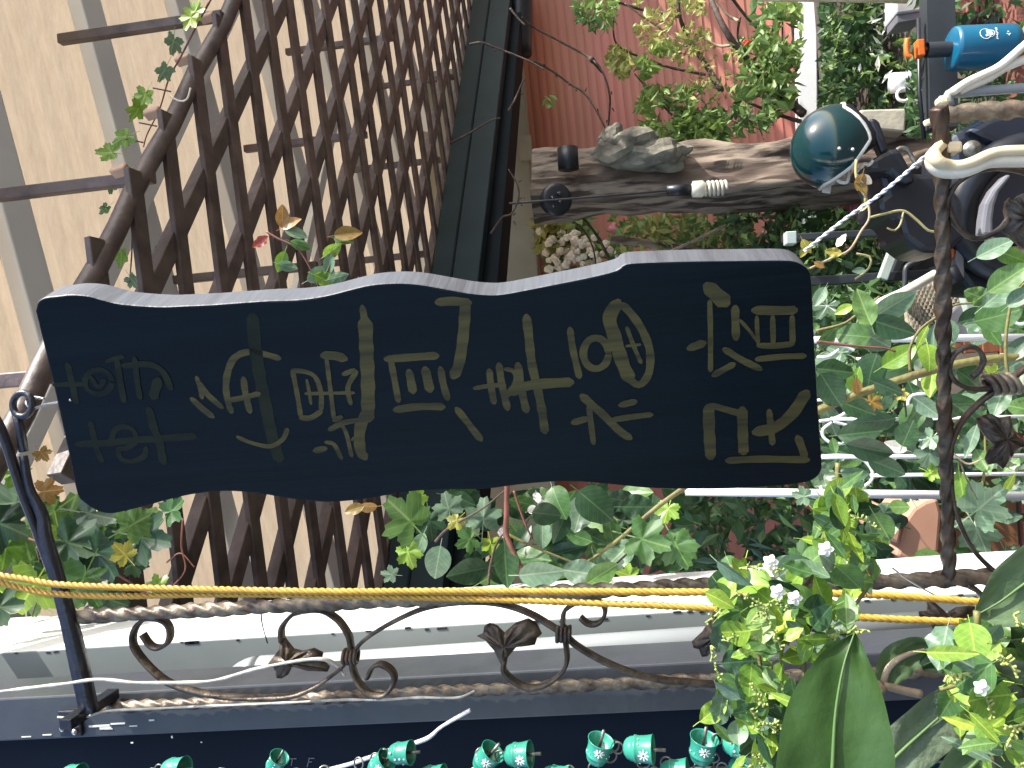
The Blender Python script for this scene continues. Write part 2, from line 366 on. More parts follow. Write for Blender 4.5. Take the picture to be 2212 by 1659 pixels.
# sheets between beams, each its own panel
bx = [-330, -68, 213, 413, 566, 690, 790, 872]
def beamline(x0, D):            # grey main beams: picture slope .27
    return U2(x0 - .27 * 700, -700, D), U2(x0 + .27 * 1500, 1500, D)
lines = [beamline(x - 32 * (1 if i < 4 else .7), DC) for i, x in enumerate(bx)]
def ext(a, b): d = b - a; return a, b
prev = None
for i in range(-1, len(lines)):
    if i == -1:
        a0, a1 = [p + (lines[0][k] - lines[1][k]) * 1.0 for k, p in enumerate(lines[0])]
    else: a0, a1 = lines[i]
    if i == len(lines) - 1:
        b0, b1 = [p + (lines[i][k] - lines[i - 1][k]) * 4.5 for k, p in enumerate(lines[i])]
    else: b0, b1 = lines[i + 1]
    up = NT * .045
    n_ = 10; v = []; f = []
    for k in range(n_ + 1):
        p = a0.lerp(b0, k / n_); q = a1.lerp(b1, k / n_); z = up + NT * (.006 if k % 2 else 0)
        v += [p + z, q + z]
        if k: f.append((2 * k - 2, 2 * k - 1, 2 * k + 1, 2 * k))
    ob('roof_sheet', v, f, 'roof', t)
for (a, b) in lines:
    bevelled('beam', *bar(a, b, .108, .065, NT), 'grey_beam', t, .006)
for (p, q) in (((560, -100), (60, 960)), ((1010, -100), (900, 900)), ((800, -100), (560, 1000))):
    a, b = U2(*p, DC - .05), U2(*q, DC - .05); d = (b - a) * .25
    bevelled('cross_beam', *bar(a - d, b + d, .055, .04, NT), 'grey_beam', t, .004)

t = thing('trellis_roof', 'dark brown wooden lattice slung below the tan roof, seen from underneath', 'trellis', tuple(UVp(5, 3.5)))
L = .048; TH = .020
for k in range(-1, 9):
    v = 2.5 + .497 * k
    if k == -1: continue
    u0 = 1.8
    while UVp(u0, v).y < 1.56: u0 += .05
    a, b = UVp(u0, v + .05 * math.sin(k), .012), UVp(14.5, v, .012)
    o = bevelled('lath', *bar(a, b, L, TH * 2.3, NT), 'brown_wood', t, .002, 1)
for j in range(-10, 26):
    u = 5.333 + .375 * j + rnd.uniform(-.015, .015)
    if u < 1.9 or UVp(u, 2).y < 1.6: continue
    a, b = UVp(u, 2.0, -.016), UVp(u + rnd.uniform(-.03, .03), 6.1, -.016)
    bevelled('lath', *bar(a, b, L, TH, NT), 'brown_wood', t, .002, 1)
    c = UVp(u, 1.99, .03)
    if UVp(u, 2).y > 1.8: bevelled('peg', *bar(c - NT * .02, c + NT * .032, .028, .024, E1), 'cut_end', t, .003, 1)
a, b = UVp(2.3, 2.13), UVp(14, 1.9)
pp = [a.lerp(b, i / 60) + NT * .008 * math.sin(i * 1.7) for i in range(61)]
ob('rail', *sweep(pp, circ(.027, 10)), 'brown_wood', t, True)
for (px, py, len_) in ((470, 36, .9), (318, 384, .9), (784, 291, .8), (842, 82, .8), (944, 346, .8), (973, 167, .8), (675, 575, .8), (915, 549, .8), (95, 815, .9)):
    c = W(px, py); bevelled('hanger', *bar(c + Vector((0, 0, -.02)), c + Vector((0, 0, .60)), .034, .03, Vector((0, 1, 0))), 'brown_wood', t, .003, 1)

# --- fascia, soffit, beige beam
t = thing('fascia_beam', 'dark teal metal gutter fascia running diagonally below the lattice', 'gutter', tuple(W(920, 600)))
fd = (W(1020, 0) - W(830, 1260)); fd.z = 0; fdn = fd.normalized(); fn = Vector((-fdn.y, fdn.x, 0)) * 1
if fn.y < 0: fn = -fn
F0 = W(920, 600)
fp = lambda x, y, off=0: onplane(x, y, F0 + fn * off, fn)
def prism(a1, a2, b1, b2, th):       # a face between two lines, pushed back by th
    v = [a1, a2, b2, b1]; return extrude(v, fn * th)
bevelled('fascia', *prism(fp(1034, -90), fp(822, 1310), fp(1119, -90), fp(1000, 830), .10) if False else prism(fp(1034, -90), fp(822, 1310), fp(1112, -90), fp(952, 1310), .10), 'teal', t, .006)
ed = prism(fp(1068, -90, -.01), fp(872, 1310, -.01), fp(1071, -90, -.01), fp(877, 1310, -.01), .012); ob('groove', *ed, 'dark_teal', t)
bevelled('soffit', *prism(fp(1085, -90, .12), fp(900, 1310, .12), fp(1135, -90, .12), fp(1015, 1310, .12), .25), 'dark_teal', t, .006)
by = 6.05
a = at(1140, 125, by); b = at(1140, 1400, by)
zz1 = at(1156, 500, by).z; t = thing('lintel_beam', 'beige rendered lintel under the gutter above the rustic wooden post', 'beam', (0, by, zz1))
bevelled('lintel', *boxmm((-4, by, zz1), (a.x, by + .25, zz1 + .95)), 'beige', t, .012)
c = at(1138, 322, by); bevelled('junction_box', *boxmm((c.x - .1, by - .05, c.z - .045), (c.x + .1, by, c.z + .055)), 'beige', t, .006)
o = ob('drain_log', *sweep(crom([at(1124, -150, 5.9), at(1124, 0, 5.9), at(1122, 118, 5.9)], 6), circ(.10, 14)), 'black_plastic', None, True)
tag(o, 'thick dark round pipe end under the gutter at upper right', 'pipe')

# --- rustic post
t = thing('rustic_post', 'thick rustic faux wood post with rocks near its top, standing under the lintel', 'post', tuple(at(1900, 350, 4.4)))
PY = 4.4
axis = crom(pts([(1152, 402, PY), (1300, 398, PY), (1450, 392, PY), (1600, 388, PY), (1750, 378, PY), (1900, 364, PY), (2080, 350, PY), (2400, 320, PY)], at), 22)
sec = []
for i in range(40):
    a = 2 * math.pi * i / 40; ca, sa = math.cos(a - .35), math.sin(a - .35)
    q = 1 / max(abs(ca), abs(sa)) ** .93; sec.append((.157 * math.cos(a) * q, .157 * math.sin(a) * q))
v, f = sweep(axis, sec, up=Vector((0, 1, 0)))
v = [p + Vector((noise.noise(Vector((p.x * 5, p.y * 5, p.z * 1.6))), noise.noise(Vector((p.x * 5 + 9, p.y * 5, p.z * 1.6))), 0)) * .038
     + Vector((noise.noise(Vector((p.x * 22, p.y * 22, p.z * 5))), noise.noise(Vector((p.x * 22 + 5, p.y * 22, p.z * 5))), 0)) * .032 for p in v]
ob('trunk', v, f, 'log', t, True)
def rockv(c, r, seed, sq=(1, 1, 1)):
    bm = bmesh.new(); bmesh.ops.create_icosphere(bm, subdivisions=3, radius=1); out = []
    for q in bm.verts:
        n_ = q.co.normalized(); d = 1 + .45 * noise.noise(n_ * 1.3 + Vector((seed, 0, 0))) + .15 * noise.noise(n_ * 4 + Vector((0, seed, 0)))
        out.append(Vector(c) + Vector((n_.x * sq[0], n_.y * sq[1], n_.z * sq[2])) * r * d)
    fs = [tuple(x.index for x in fa.verts) for fa in bm.faces]; bm.free(); return out, fs
for i, (x, y, r, sq) in enumerate([(1350, 318, .13, (1, 1, 1.6)), (1322, 300, .09, (1, 1, 1)), (1410, 335, .12, (.8, 1, 1.8)), (1385, 308, .09, (.8, 1, 1.5)), (1450, 330, .08, (.8, 1, 1.5)), (1440, 352, .07, (.8, 1, 2))]):
    ob('rock', *rockv(at(x, y, PY - .22), r * .82, i * 3.1, sq), 'rock', t)
c = at(1228, 366, PY - .25); d_ = (at(1226, 320, PY - .25) - c)
ob('pipe_stub', *sweep([c, c + d_], circ(.058, 16)), 'black_plastic', t, True)
c = at(1195, 435, PY - .3); o = ob('spot_lamp', *lathe([(0, .05), (.06, .04), (.085, -.02), (.09, -.06), (.07, -.075), (0, -.07)], 16, c, Vector((.1, .9, .35))), 'black_plastic', t, True)
for k in range(7):
    a = 2 * math.pi * k / 6; q = c + Vector((.045 * math.cos(a), -.07, .045 * math.sin(a))) if k < 6 else c + Vector((0, -.075, 0))
    ob('led', *rockv(q, .012, k), 'glass', t)
# energy saving bulb hanging before the post
t = thing('hanging_bulb', 'small coiled energy saving bulb hanging in front of the rustic post', 'bulb', tuple(at(1520, 408, 4.0)))
BY = 4.0; q0 = at(1440, 412, BY); q1 = at(1492, 409, BY); q2 = at(1552, 406, BY)
ob('cable', *tube([at(1100, 440, BY), at(1300, 424, BY), q0], .006), 'black_plastic', t)
ob('socket', *sweep([q0, q1], circ(.03, 14)), 'black_plastic', t, True)
ax = (q2 - q1); ob('ballast', *lathe([(.02, 0), (.042, .01), (.045, .06), (.03, .075)], 14, q1, ax), 'lamp_glass', t, True)
hp = []; an = ax.normalized(); s_ = an.orthogonal().normalized(); u_ = an.cross(s_)
for i in range(90):
    a = i * .35; hp.append(q1 + an * (.075 + i * .0012) + (s_ * math.cos(a) + u_ * math.sin(a)) * .034)
ob('coil', *tube(hp, .0085, 6), 'lamp_glass', t, True)

# ================================================================== FOREGROUND WALL, PIPE, STRIP
wt = thing('white_wall_post', 'white steel door post with a chipped front face coloured grey green for shade', 'post', (-.46, 1.3, 1.85))
X1 = at(1106, 1344, 1.30).x; Y2 = 1.30 * (X1 / 1.30) / (at(1106, 1262, 1).x)
bevelled('post_side', *boxmm((X1 - .02, 1.302, GZ), (X1, Y2, 4.5)), 'white_steel', wt, .002)
bevelled('post_face', *boxmm((X1 - .6, 1.30, GZ), (X1 - .001, 1.32, 4.5)), 'shaded_steel', wt, .0015)
ch = MB()
for i in range(60):
    z = rnd.uniform(.6, 3.2); s = rnd.uniform(.001, .005) ; ch.add(*box((X1 - rnd.uniform(0, .006), 1.2995, z), (s * .6, 0, 0), (0, .0006, 0), (0, 0, s * rnd.uniform(1, 3))))
o = ch.build('paint_chip', 'black_plastic', wt); o['kind'] = 'stuff'
# pvc pipe with elbow
py_ = 1.235
t = thing('drain_pipe', 'grey white plastic drain pipe with an elbow, in front of the white post', 'pipe', tuple(at(1100, 1410, py_)))
pr = 31 * pxm(py_)
p0 = at(566, 1438, py_); p1 = at(2012, 1362, py_)
p1 = Vector((p0.x + .012, py_, p1.z))
ob('pipe', *sweep([p0, p0.lerp(p1, .5), p1], circ(pr, 24)), 'pvc', t, True)
ob('end_cap', *lathe([(pr * 1.02, .0), (pr * 1.0, .012), (pr * .85, .03), (pr * .5, .042), (0, .046)], 24, p1, p1 - p0), 'pvc', t, True)
el = [p0 + Vector((0, 0, .01))] + [p0 + Vector((-pr * 2.1 * (1 - math.cos(a)), 0, pr * 2.1 * math.sin(a) + .01)) for a in [R(i * 9) for i in range(1, 11)]] + [p0 + Vector((-.25, 0, pr * 2.1 + .01))]
ob('elbow', *sweep(el, circ(pr * 1.08, 24)), 'pvc', t, True)
ob('collar', *sweep([p0 + Vector((0, 0, .004)), p0 - Vector((0, 0, .045))], circ(pr * 1.10, 24)), 'pvc', t, True)
# black frame post and dark panel
SY = 1.11
t = thing('black_door_frame', 'black painted metal door frame with scratches and a bolted bracket foot', 'door frame', (-.5, SY, 1.8))
xa = at(1106, 1452, SY).x; xb = at(1106, 1553, SY).x
bevelled('frame_post', *boxmm((xb, SY, GZ), (xa, SY + .09, 4.5)), 'black_post', t, .003)
bevelled('dark_panel', *boxmm((xb - 1.2, SY + .03, GZ), (xb - .001, SY + .07, 4.5)), 'panel_shade', t, .002)
sc = MB()
for (x, y, l_, w_) in [(165, 1390, 75, 8), (300, 1380, 70, 9), (640, 1330, 160, 16), (760, 1318, 110, 12), (860, 1335, 60, 10), (980, 1300, 40, 14), (850, 1443, 18, 10), (1110, 1412, 12, 20), (680, 1345, 90, 20), (700, 1350, 60, 10), (1300, 1450, 10, 8)]:
    p = at(*T31(x, y), SY - .0006); s = pxm(SY) / 3; sc.add(*box(p, (w_ * s * .4, 0, .0002), (0, .0005, 0), (0, 0, l_ * s * .5)))
o = sc.build('scratch', 'scuff', t); o['kind'] = 'stuff'
# small scratched marks on the dark panel ("T F")
mk = MB()
for a_, b_ in [((1740, 2824 + 145), (0, 0))]: pass
def mark(px1, py1, px2, py2):
    c_ = lambda x, y: ((200 + x / 1.8433) * .5486, (2824 + y / 1.8433) * .5486)
    p, q = at(*c_(px1, py1), SY + .0285), at(*c_(px2, py2), SY + .0285); mk.add(*bar(p, q, .0012, .0008, Vector((0, 1, 0))))
for l_ in ((1710, 268, 1775, 268), (1745, 268, 1735, 318), (1850, 330, 1868, 262), (1868, 268, 1905, 268), (1858, 295, 1885, 293)): mark(*l_)
o = mk.build('scratched_mark', 'grey_plastic', t)

for r_ in ROOTS:
    if r_.name in ('white_wall_post', 'drain_pipe', 'black_door_frame'): r_.rotation_euler = (0, R(-1.25), 0)      # the doorway stands a little out of plumb

# ================================================================== IRON BRACKET
FY = 1.0
t = thing('iron_bracket', 'rusty twisted wrought iron bracket with scrolls and leaves carrying the sign', 'bracket', tuple(at(200, 1500, FY)))
def depth_frame(y): return FY if y > 1200 else FY - (1240 - y) / 1000 * .22
def fr(x, y): return at(x, y, depth_frame(y))
def twisted(path, r, name='twisted_bar', m='bronze_pale', pitch=.027, n=1):
    p = resample(crom(path, 10), .0022)
    sq = []
    for i in range(16):
        a = 2 * math.pi * i / 16 + math.pi / 4; q_ = .92 * r / max(abs(math.cos(a)), abs(math.sin(a))) ** .92; sq.append((q_ * math.cos(a), q_ * math.sin(a)))
    return ob(name, *sweep(p, sq, twist=math.pi / 2 / pitch, scale=lambda t_, L_: 1 + .08 * math.sin(L_ * 37)), m, t, True)
V1 = [at(x, y, FY) for x, y in ((157, 1332), (400, 1319), (737, 1302), (1000, 1290), (1475, 1268), (1975, 1254), (2300, 1236))]
twisted(V1, .0088)
V2 = [at(x, y, SY - .016) for x, y in ((223, 1528), (737, 1505), (1070, 1489), (1475, 1471), (1891, 1455), (2300, 1436))]
twisted(V2, .0078)
HB = [fr(x, y) for x, y in ((2028, 232), (2034, 330), (2036, 500), (2037, 700), (2040, 900), (2046, 1100), (2050, 1262))]
twisted(HB, .0068, m='bronze', pitch=.03)
TW2 = [fr(x, y) + Vector((0, .02, 0)) for x, y in ((2050, 238), (2120, 228), (2212, 222), (2300, 218))]
twisted(TW2, .0075, m='bronze_pale', pitch=.02)
def scroll(px, w_=.0115, th=.0045, m='bronze', dy=0, plane=None):
    path = resample(crom([(plane or fr)(*q) + Vector((0, dy, 0)) for q in px], 8), .004)
    s = [(-th / 2, -w_ / 2), (th / 2, -w_ / 2), (th * .62, 0), (th / 2, w_ / 2), (-th / 2, w_ / 2), (-th * .62, 0)]
    return ob('scroll', *sweep(path, s, up=Vector((.15, .95, -.25)).normalized()), m, t, True)
mp_ = lambda fn_, l_: [fn_(*q) for q in l_]
f1 = lambda x, y: at(x, y, FY + .012)
scroll(mp_(T31, [(925, 790), (975, 860), (1030, 880), (1085, 850), (1105, 790), (1090, 730), (1040, 695), (960, 688), (900, 722), (865, 790), (870, 870), (930, 960), (1030, 1060), (1130, 1120), (1300, 1170), (1480, 1198), (1700, 1205), (1900, 1190), (2050, 1130), (2150, 1060), (2212, 1010), (2262, 950)]), plane=f1)
scroll(mp_(T31, [(1830, 840), (1825, 760), (1860, 700), (1920, 655), (2010, 635), (2100, 640), (2170, 680)]) + mp_(T32, [(0, 720), (50, 800), (65, 880), (70, 930), (75, 1010), (110, 1100), (170, 1170), (230, 1190), (290, 1180), (335, 1120), (345, 1060), (310, 1010), (250, 985), (200, 1010), (165, 1080)]), plane=f1)
scroll(mp_(T32, [(70, 960), (95, 890), (150, 830), (250, 760), (400, 680), (550, 620), (700, 592), (850, 582), (1000, 590), (1130, 620), (1250, 670), (1350, 730), (1440, 790), (1520, 860), (1650, 940), (1800, 1010), (1950, 1060), (2100, 1090), (2212, 1098)]) + mp_(T33, [(200, 1115), (330, 1090), (430, 1000)]), plane=f1)
scroll(mp_(T32, [(1440, 800), (1440, 660), (1480, 612), (1540, 582), (1620, 572), (1690, 592), (1712, 640), (1690, 700), (1640, 727), (1590, 717), (1550, 680)]), plane=f1)
scroll(mp_(T32, [(1445, 790), (1465, 930), (1450, 1010), (1400, 1070), (1320, 1120), (1230, 1140), (1140, 1110), (1070, 1050), (1050, 1010), (1060, 960)]), plane=f1)
for c_ in ((60, 935), (1440, 790)):
    q = at(*T32(*c_), FY + .012)
    for k in range(4):
        a_ = q + Vector((0, 0, (k - 1.5) * .0055)) 
        ob('collar_wrap', *torus(a_, .0095, .003, Vector((.12, 0, 1)), 16, 6), 'bronze', t, True)
f2 = fr
scroll(mp_(CD, [(815, 900), (830, 790), (900, 650), (1000, 560), (1150, 485), (1300, 455), (1450, 455), (1659, 495), (1900, 600)]))
scroll(mp_(CD, [(840, 860), (860, 940), (920, 1060), (1010, 1160), (1100, 1210), (1200, 1210), (1320, 1160), (1420, 1090), (1490, 1000)]))
scroll(mp_(CA, [(1640, 1150), (1700, 1100), (1750, 1010), (1740, 940), (1690, 880), (1620, 865), (1530, 895), (1465, 960), (1435, 1060), (1455, 1140), (1520, 1210), (1620, 1250), (1750, 1260), (1880, 1230), (2030, 1150), (2180, 1040), (2400, 900)]))
scroll(mp_(CA, [(1930, 1220), (1860, 1280), (1760, 1350), (1650, 1450), (1560, 1550), (1490, 1680)]) + mp_(CB, [(1440, 420), (1450, 600), (1460, 800), (1490, 960), (1560, 1150), (1650, 1320), (1750, 1440), (1870, 1550)]))
q = fr(*CA(1920, 1215))
for k in range(4): ob('collar_wrap', *torus(q + Vector((0, 0, (k - 1.5) * .008)), .0115, .0036, Vector((-.5, 0, 1)), 16, 6), 'bronze_pale', t, True)
scroll([(2086, 1262), (2110, 1275), (2130, 1295), (2150, 1320)])
def ironleaf(px, plane, ctr, th=.004):
    P = [plane(*q) for q in px]; c = plane(*ctr); n_ = Vector((0, -1, 0)); k = len(P)
    P2 = []
    for i in range(k):
        a, b = P[i], P[(i + 1) % k]; P2 += [a, a.lerp(b, .5)]
    k = len(P2); v = []; f = []; R_ = 5
    for r_ in range(R_ + 1):
        s = 1 - r_ / R_
        for i, p in enumerate(P2):
            w_ = .006 * math.sin(i * 1.9) * math.sin(math.pi * min(1, s)) + .010 * (1 - s * s)
            v.append(c.lerp(p, s) + n_ * w_)
    for r_ in range(R_):
        for i in range(k): f.append((r_ * k + i, r_ * k + (i + 1) % k, (r_ + 1) * k + (i + 1) % k, (r_ + 1) * k + i))
    m0 = len(v); v += [p - n_ * th for p in v[:k]]; 
    for i in range(k): f.append((i, m0 + i, m0 + (i + 1) % k, (i + 1) % k))
    f.append(tuple(m0 + i for i in range(k - 1, -1, -1)))
    ob('leaf_scroll', v, f, 'bronze', t, True)
ironleaf(mp_(T31, [(1815, 830), (1810, 890), (1730, 990), (1775, 1010), (1790, 1075), (1825, 1080), (1865, 1055), (1890, 1000), (1990, 1030), (2120, 1035), (2135, 1005), (2080, 960), (2090, 915), (2030, 885), (1960, 905), (1900, 890), (1845, 820)]), f1, T31(1870, 950))
ironleaf(mp_(T32, [(1050, 1020), (990, 900), (930, 830), (880, 805), (918, 790), (925, 745), (960, 722), (1010, 740), (1055, 785), (1130, 720), (1210, 692), (1270, 725), (1300, 790), (1270, 815), (1255, 860), (1190, 850), (1130, 880), (1080, 940)]), f1, T32(1060, 860))
ironleaf(mp_(T33, [(215, 620), (180, 700), (130, 780), (60, 845), (70, 880), (105, 890), (125, 940), (160, 935), (220, 870), (300, 860), (330, 760), (260, 650)]), f1, T33(190, 800))
ironleaf(mp_(T33, [(1590, 585), (1640, 590), (1720, 660), (1780, 622), (1880, 612), (1990, 640), (1900, 680), (1780, 700), (1700, 745), (1640, 810), (1620, 740), (1540, 680), (1535, 650), (1590, 645)]), f1, T33(1680, 690))
ironleaf(mp_(CB, [(1700, 110), (1770, 80), (1830, 70), (1910, 110), (2010, 90), (2025, 180), (2070, 280), (2160, 330), (2133, 380), (2050, 430), (1990, 520), (1940, 585), (1880, 530), (1800, 545), (1780, 490), (1810, 400), (1865, 370), (1790, 300), (1720, 200)]), fr, CB(1930, 300))
ironleaf(mp_(CD, [(1470, 1010), (1450, 900), (1465, 810), (1510, 765), (1560, 785), (1610, 740), (1700, 700), (1800, 800), (1800, 1300), (1659, 1330), (1500, 1190), (1430, 1130)]), fr, CD(1620, 1030))
# black arm with ring
arm = crom([at(*q) for q in ((15, 905, .955), (36, 935, .955), (50, 985, .96), (63, 1055, .965), (91, 1111, .97), (99, 1160, .975), (126, 1257, .985), (150, 1345, .99), (170, 1430, 1.0), (193, 1535, 1.02))], 6)
ob('arm', *sweep(arm[12:], [(-.008, -.006), (.008, -.006), (.0095, 0), (.008, .006), (-.008, .006), (-.0095, 0)], up=Vector((0, 1, 0)), scale=lambda s, L_: .55 + .75 * min(1, s * 1.15)), 'black_iron', t, True)
ob('stay_rod', *tube(crom([at(*q) for q in ((-60, 845, .95), (-10, 905, .95), (15, 962, .955), (32, 1015, .96), (50, 1068, .965), (72, 1125, .972), (110, 1230, .983))], 8), .0068, 10), 'black_iron', t, True)
RC = at(49, 874, .945)
ob('ring', *torus(RC, .0165, .0048, Vector((-.05, 1, -.1)), 32, 12), 'black_iron', t, True)
ob('ring_neck', *tube([at(36, 893, .95), at(44, 925, .955), at(51, 975, .96)], .0062, 8), 'black_iron', t, True)
c = at(153, 1562, SY - .004)
bevelled('bracket_foot', *box(c, (.021, 0, .001), (0, .0035, 0), (0, 0, .019)), 'black_iron', t, .002)
bevelled('bracket_lug', *box(at(196, 1530, 1.05), (.008, 0, 0), (0, .055, 0), (0, 0, .010)), 'black_iron', t, .002)
for q in ((405, 1405), (485, 1425)):
    c = at(*T31(*q), SY - .010); ob('bolt', *lathe([(0, .005), (.003, .0045), (.0052, .002), (.0055, 0), (0, 0)], 12, c, Vector((0, -1, 0))), 'chrome', t, True)

# ================================================================== SIGN BOARD
PH = R(29); BACK = Vector((math.sin(PH), math.cos(PH), 0)); NF = -BACK
SP = at(930, 850, .90)
sp = lambda x, y, off=0: onplane(x, y, SP + NF * off, NF)
t = thing('sign_board', 'black wavy edged wooden board hanging upright with gold painted characters', 'sign', tuple(sp(120, 878)))
outl = [(76, 672), (82, 652), (98, 643), (125, 640), (152, 637), (190, 640), (220, 648), (260, 657), (340, 663), (400, 661), (450, 659), (520, 654), (580, 650), (640, 648), (700, 640), (760, 625), (800, 616), (850, 612), (900, 614), (960, 624), (1010, 633), (1050, 637), (1085, 636), (1140, 626), (1200, 614), (1270, 600), (1330, 585), (1352, 571), (1400, 567), (1500, 564), (1600, 563), (1690, 562), (1722, 566), (1744, 580), (1753, 602),
        (1757, 680), (1763, 800), (1770, 920), (1776, 1000), (1772, 1022), (1756, 1037), (1720, 1046), (1640, 1053), (1560, 1057), (1480, 1057), (1400, 1055), (1330, 1048), (1260, 1042), (1200, 1041), (1120, 1048), (1050, 1057), (980, 1058), (900, 1061), (840, 1070), (780, 1080), (720, 1085), (680, 1084), (620, 1077), (560, 1067), (500, 1062), (440, 1065), (380, 1076), (310, 1095), (260, 1107), (234, 1110), (205, 1102), (180, 1085), (166, 1066), (150, 990), (130, 900), (112, 820), (95, 750)]
P = [sp(*q) for q in outl]
P = crom(P + [P[0]], 3)[:-1]
v, f = extrude(P, BACK * .040)
o = bevelled('board', v, f, 'sign', t, .0022, 2)
o.data.materials.append(M['sign_edge_lit'])
for fc in o.data.polygons:
    if abs(fc.normal.dot(NF)) < .8 : fc.material_index = 1
def stroke(p, w_, mb, tile):
    s = pxm(.9) / 3 if tile is not CI else pxm(.9)
    P_ = resample(crom([sp(*tile(*q)) for q in p], 6), .004) if len(p) > 1 else []
    if len(P_) < 2: return
    n = len(P_); top = []; bot = []
    hw = w_ * s * .57
    for i, c in enumerate(P_):
        d = (P_[min(i + 1, n - 1)] - P_[max(i - 1, 0)]).normalized(); sd_ = d.cross(NF).normalized()
        k = hw * (1 + .05 * math.sin(i * .9 + c.z * 70) + .06 * noise.noise(c * 200))
        e = 1 if 0 < i < n - 1 else .72
        top.append(c + sd_ * k * e); bot.append(c - sd_ * k * e)
    d0 = (P_[0] - P_[1]).normalized() * hw * .55; d1 = (P_[-1] - P_[-2]).normalized() * hw * .55
    ring = [P_[0] + d0 + (top[0] - P_[0]) * .4] + top + [P_[-1] + d1 + (top[-1] - P_[-1]) * .4, P_[-1] + d1 + (bot[-1] - P_[-1]) * .4] + bot[::-1] + [P_[0] + d0 + (bot[0] - P_[0]) * .4]
    mb.c = getattr(mb, 'c', 0) + 1
    h_ = .0003 + .00009 * mb.c
    # as quads: pair top and bottom
    tt = [ring[0]] + top + [ring[len(top) + 1]]; bb = [ring[-1]] + bot + [ring[len(top) + 2]]
    v = []; f = []
    for a_, b_ in zip(tt, bb): v += [a_ + NF * h_, b_ + NF * h_, a_ - NF * .0005, b_ - NF * .0005]
    for i in range(len(tt) - 1):
        a_ = 4 * i; b_ = a_ + 4
        f += [(a_, a_ + 1, b_ + 1, b_), (a_, b_, b_ + 2, a_ + 2), (a_ + 1, a_ + 3, b_ + 3, b_ + 1)]
    k = 4 * (len(tt) - 1); f += [(0, 2, 3, 1), (k, k + 1, k + 3, k + 2)]
    mb.add(v, f)
CI = lambda x, y: (x, y)
def char(strokes, tile, m='letter'):
    mb = MB()
    for p, w_ in strokes: stroke(p, w_, mb, tile)
    return mb.build('painted_character', m, t)
def ell(cx, cy, rx, ry, n=14): return [(cx + rx * math.cos(2 * math.pi * i / n), cy + ry * math.sin(2 * math.pi * i / n)) for i in range(n + 1)]
char([([(440, 700), (470, 830), (495, 950)], 40), ([(350, 835), (450, 830), (540, 830)], 32), (ell(640, 815, 88, 78), 34), ([(590, 780), (640, 850), (680, 800)], 30),
      ([(690, 685), (740, 665), (800, 650)], 26), ([(760, 670), (780, 800), (805, 940)], 38), ([(800, 712), (930, 700), (1010, 712), (1070, 765), (1110, 860)], 40), ([(875, 660), (890, 800), (910, 920)], 34), ([(1030, 800), (1010, 860), (995, 915)], 58)], T21, 'letter_dim')
char([([(590, 1080), (620, 1220), (660, 1330)], 40), ([(500, 1220), (700, 1210), (900, 1190), (1070, 1180), (1265, 1165)], 50), ([(720, 1210), (745, 1130), (810, 1105), (870, 1135), (880, 1200), (820, 1245), (770, 1250), (785, 1310), (850, 1330), (930, 1300), (950, 1240)], 36), ([(970, 990), (1000, 1120), (1030, 1180), (1060, 1340)], 52)], T21, 'letter_dim')
char([([(1275, 785), (1300, 860), (1310, 920)], 30), ([(1290, 820), (1350, 900), (1440, 980)], 40), ([(1245, 925), (1310, 985), (1380, 1040)], 44)], T21)
char([([(1640, 390), (1650, 550), (1680, 750), (1720, 950), (1760, 1150), (1810, 1320)], 76)], T21, 'letter_dim')
char([([(1810, 662), (1700, 632), (1600, 622), (1520, 660), (1480, 740), (1465, 850), (1480, 950), (1500, 1010)], 40), ([(1490, 935), (1600, 912), (1680, 890)], 34), ([(1580, 790), (1590, 880), (1620, 1010)], 40), ([(1540, 1172), (1640, 1212), (1750, 1232), (1830, 1190), (1865, 1120)], 30)], T21)
char([([(632, 800), (642, 850), (650, 900)], 10), ([(632, 800), (660, 803), (682, 815), (694, 850), (694, 885)], 10), ([(650, 903), (672, 902), (694, 888)], 12), ([(663, 820), (668, 845), (672, 872)], 7), ([(660, 850), (710, 849), (765, 848)], 7),
      ([(698, 768), (722, 768), (746, 774)], 19), ([(706, 775), (714, 840), (722, 905)], 9), ([(722, 908), (738, 900)], 12), ([(742, 808), (770, 800), (752, 835), (758, 872)], 10)], CI)
char([([(680, 974), (704, 968)], 14), ([(704, 955), (722, 960), (738, 990)], 10), ([(736, 915), (748, 935), (760, 985)], 9), ([(712, 928), (745, 912), (790, 906)], 12), ([(760, 950), (780, 935)], 7)], CI)
char([([(783, 662), (789, 700)], 13), ([(789, 690), (792, 760), (795, 830), (795, 905)], 27), ([(793, 890), (778, 925), (778, 970), (788, 988)], 23)], CI)
char([([(290, 668), (460, 655), (620, 645)], 48), ([(320, 670), (345, 800), (370, 940)], 38), ([(350, 997), (500, 975), (660, 975)], 50), ([(440, 745), (465, 880)], 50), ([(545, 730), (575, 870)], 56), ([(645, 725), (660, 820), (690, 925)], 42)], T22)
char([([(622, 300), (720, 292), (830, 302)], 50), ([(805, 305), (790, 520), (762, 700), (725, 785)], 62)], T22)
char([([(748, 988), (820, 1080), (905, 1190)], 44)], T22)
char([([(1200, 390), (1215, 520), (1235, 700), (1270, 850), (1300, 1000), (1320, 1140)], 50), ([(960, 740), (970, 840), (990, 950)], 40), ([(1022, 700), (1042, 840), (1078, 990)], 42), ([(1145, 700), (1165, 850), (1200, 1005)], 46), ([(862, 857), (960, 840), (1060, 833)], 28), ([(1060, 732), (1112, 742), (1130, 800), (1085, 905)], 26), ([(1090, 882), (1200, 842), (1320, 826), (1490, 816)], 62)], T22)
